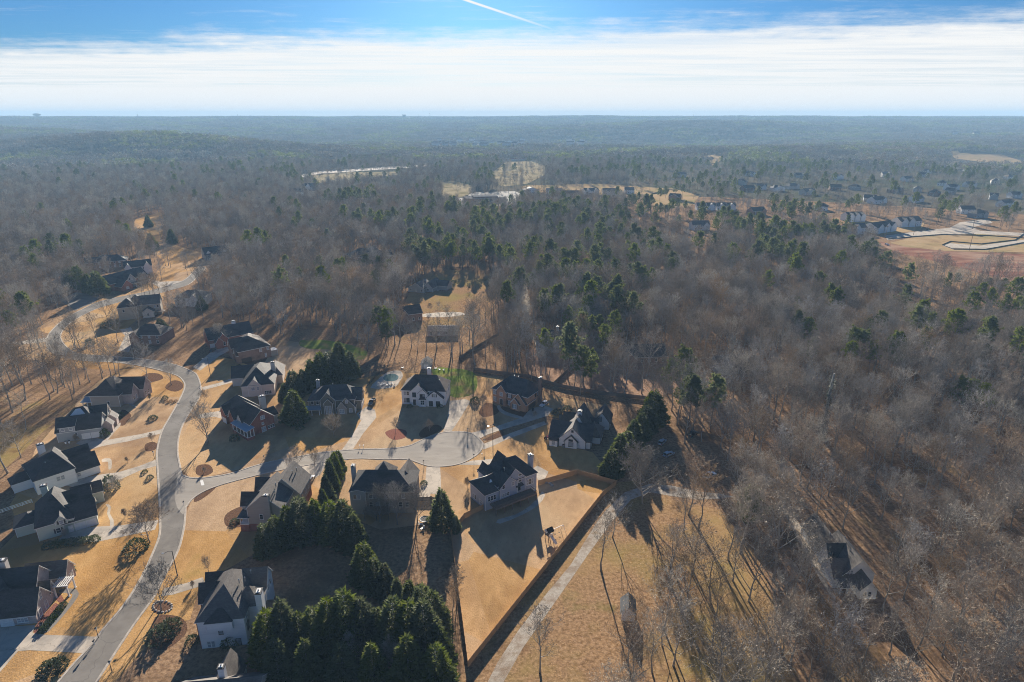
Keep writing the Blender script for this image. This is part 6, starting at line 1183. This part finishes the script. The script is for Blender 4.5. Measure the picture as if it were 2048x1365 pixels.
def instancer(name, label, pts, meshes):
    """one object of scattered trees; each point picks one of the tree shapes"""
    col = bpy.data.collections.new(name + '_shapes')
    for i, me in enumerate(meshes):
        o = bpy.data.objects.new('%s_shape_%02d' % (name, i), me); col.objects.link(o)
    me = bpy.data.meshes.new(name); me.from_pydata([p[:3] for p in pts], [], [])
    a = me.attributes.new('pick', 'INT', 'POINT'); a.data.foreach_set('value', [p[3] for p in pts])
    a = me.attributes.new('size', 'FLOAT', 'POINT'); a.data.foreach_set('value', [p[4] for p in pts])
    a = me.attributes.new('turn', 'FLOAT', 'POINT'); a.data.foreach_set('value', [p[5] for p in pts])
    ng = bpy.data.node_groups.new(name, 'GeometryNodeTree')
    ng.interface.new_socket('Geometry', in_out='INPUT', socket_type='NodeSocketGeometry'); ng.interface.new_socket('Geometry', in_out='OUTPUT', socket_type='NodeSocketGeometry')
    N = ng.nodes.new; L = ng.links.new; gi, go = N('NodeGroupInput'), N('NodeGroupOutput')
    m2p = N('GeometryNodeMeshToPoints'); L(gi.outputs[0], m2p.inputs[0])
    ci = N('GeometryNodeCollectionInfo'); ci.inputs[0].default_value = col; ci.inputs[1].default_value = True; ci.inputs[2].default_value = True
    iop = N('GeometryNodeInstanceOnPoints'); L(m2p.outputs[0], iop.inputs['Points']); L(ci.outputs[0], iop.inputs['Instance']); iop.inputs['Pick Instance'].default_value = True
    def at(nm, t):
        n = N('GeometryNodeInputNamedAttribute'); n.data_type = t; n.inputs[0].default_value = nm; return n.outputs[0]
    L(at('pick', 'INT'), iop.inputs['Instance Index'])
    cx = N('ShaderNodeCombineXYZ'); L(at('turn', 'FLOAT'), cx.inputs[2]); e2r = N('FunctionNodeEulerToRotation'); L(cx.outputs[0], e2r.inputs[0]); L(e2r.outputs[0], iop.inputs['Rotation'])
    L(at('size', 'FLOAT'), iop.inputs['Scale'])
    L(iop.outputs[0], go.inputs[0])
    o = obj(name, me); md = o.modifiers.new('scatter', 'NODES'); md.node_group = ng
    return tag(o, label, kind='stuff')
def joined(pair):
    T, C = pair; me = bpy.data.meshes.new('tree'); vs_ = [v.co[:] for v in T.vertices]; n = len(vs_); vs_ += [v.co[:] for v in C.vertices]
    fs = [tuple(p.vertices) for p in T.polygons] + [tuple(i + n for i in p.vertices) for p in C.polygons]
    me.from_pydata(vs_, [], fs); mats = list(T.materials) + list(C.materials)
    for m in mats: me.materials.append(m)
    k = len(T.materials); me.polygons.foreach_set('material_index', [p.material_index for p in T.polygons] + [p.material_index + k for p in C.polygons]); me.update(); return me
print('woods', len(cand), len(pts_bare), len(pts_pine), n_ind)
instancer('bare_woodland', 'dense grey brown winter woodland filling the middle distance', pts_bare, [joined(p) for p in BARE])
instancer('pine_woodland', 'scattered green pines growing through the far woodland', pts_pine, [joined(p) for p in PINE])
far = []
def far_scatter(r0, r1, step, s0):
    y = r0 * .7
    while y < r1:
        xm = y * .9; x = -xm
        while x < xm:
            jx, jy = x + wr.uniform(-.4, .4) * step, y + wr.uniform(-.4, .4) * step; d = math.hypot(jx, jy)
            if r0 <= d < r1:
                h = hill(jx, jy); px, py = PX(jx, jy, h); ok = -80 < px < 2130
                if ok and d < 2500:
                    for P in CLEAR_BB:
                        if P[0] - 8 <= px <= P[1] + 8 and P[2] - 3 <= py <= P[3] + 3: ok = False
                if ok: far.append((jx, jy, h, 0 + (wr.randrange(4) if mnoise.noise(Vector((jx / 260, jy / 260, 2))) < .12 else 4 + wr.randrange(2)), s0 * wr.uniform(.85, 1.15), wr.uniform(0, 6.28)))
            x += step
        y += step
far_scatter(1690, 4300, 50, 1.0); far_scatter(4300, 7600, 62, 1.15)
instancer('distant_woodland', 'blue hazed woodland stretching to the horizon', far, [canopy_patch(100 + i, 26, .05) for i in range(4)] + [canopy_patch(110 + i, 26, .45) for i in range(2)])
print('highest far ground', max(p[2] for p in far), 'lowest', min(p[2] for p in far))
print('far', len(far))
# ---------------------------------------------------------------- haze
hb = MB(); M_haze = bpy.data.materials.new('haze'); M_haze.use_nodes = True
nt = M_haze.node_tree; nt.nodes.clear(); ho = nt.nodes.new('ShaderNodeOutputMaterial'); pv = nt.nodes.new('ShaderNodeVolumePrincipled')
pv.inputs['Color'].default_value = HAZE_COL; pv.inputs['Density'].default_value = HAZE_DENS; pv.inputs['Anisotropy'].default_value = HAZE_ANI
nt.links.new(pv.outputs[0], ho.inputs['Volume'])
hb.box(-9600, 9600, -9600, 9600, HAZE_Z0, HAZE_Z1, M_haze)
tag(obj('haze', hb.mesh('haze')), 'thin blue haze lying over the woods', kind='stuff')
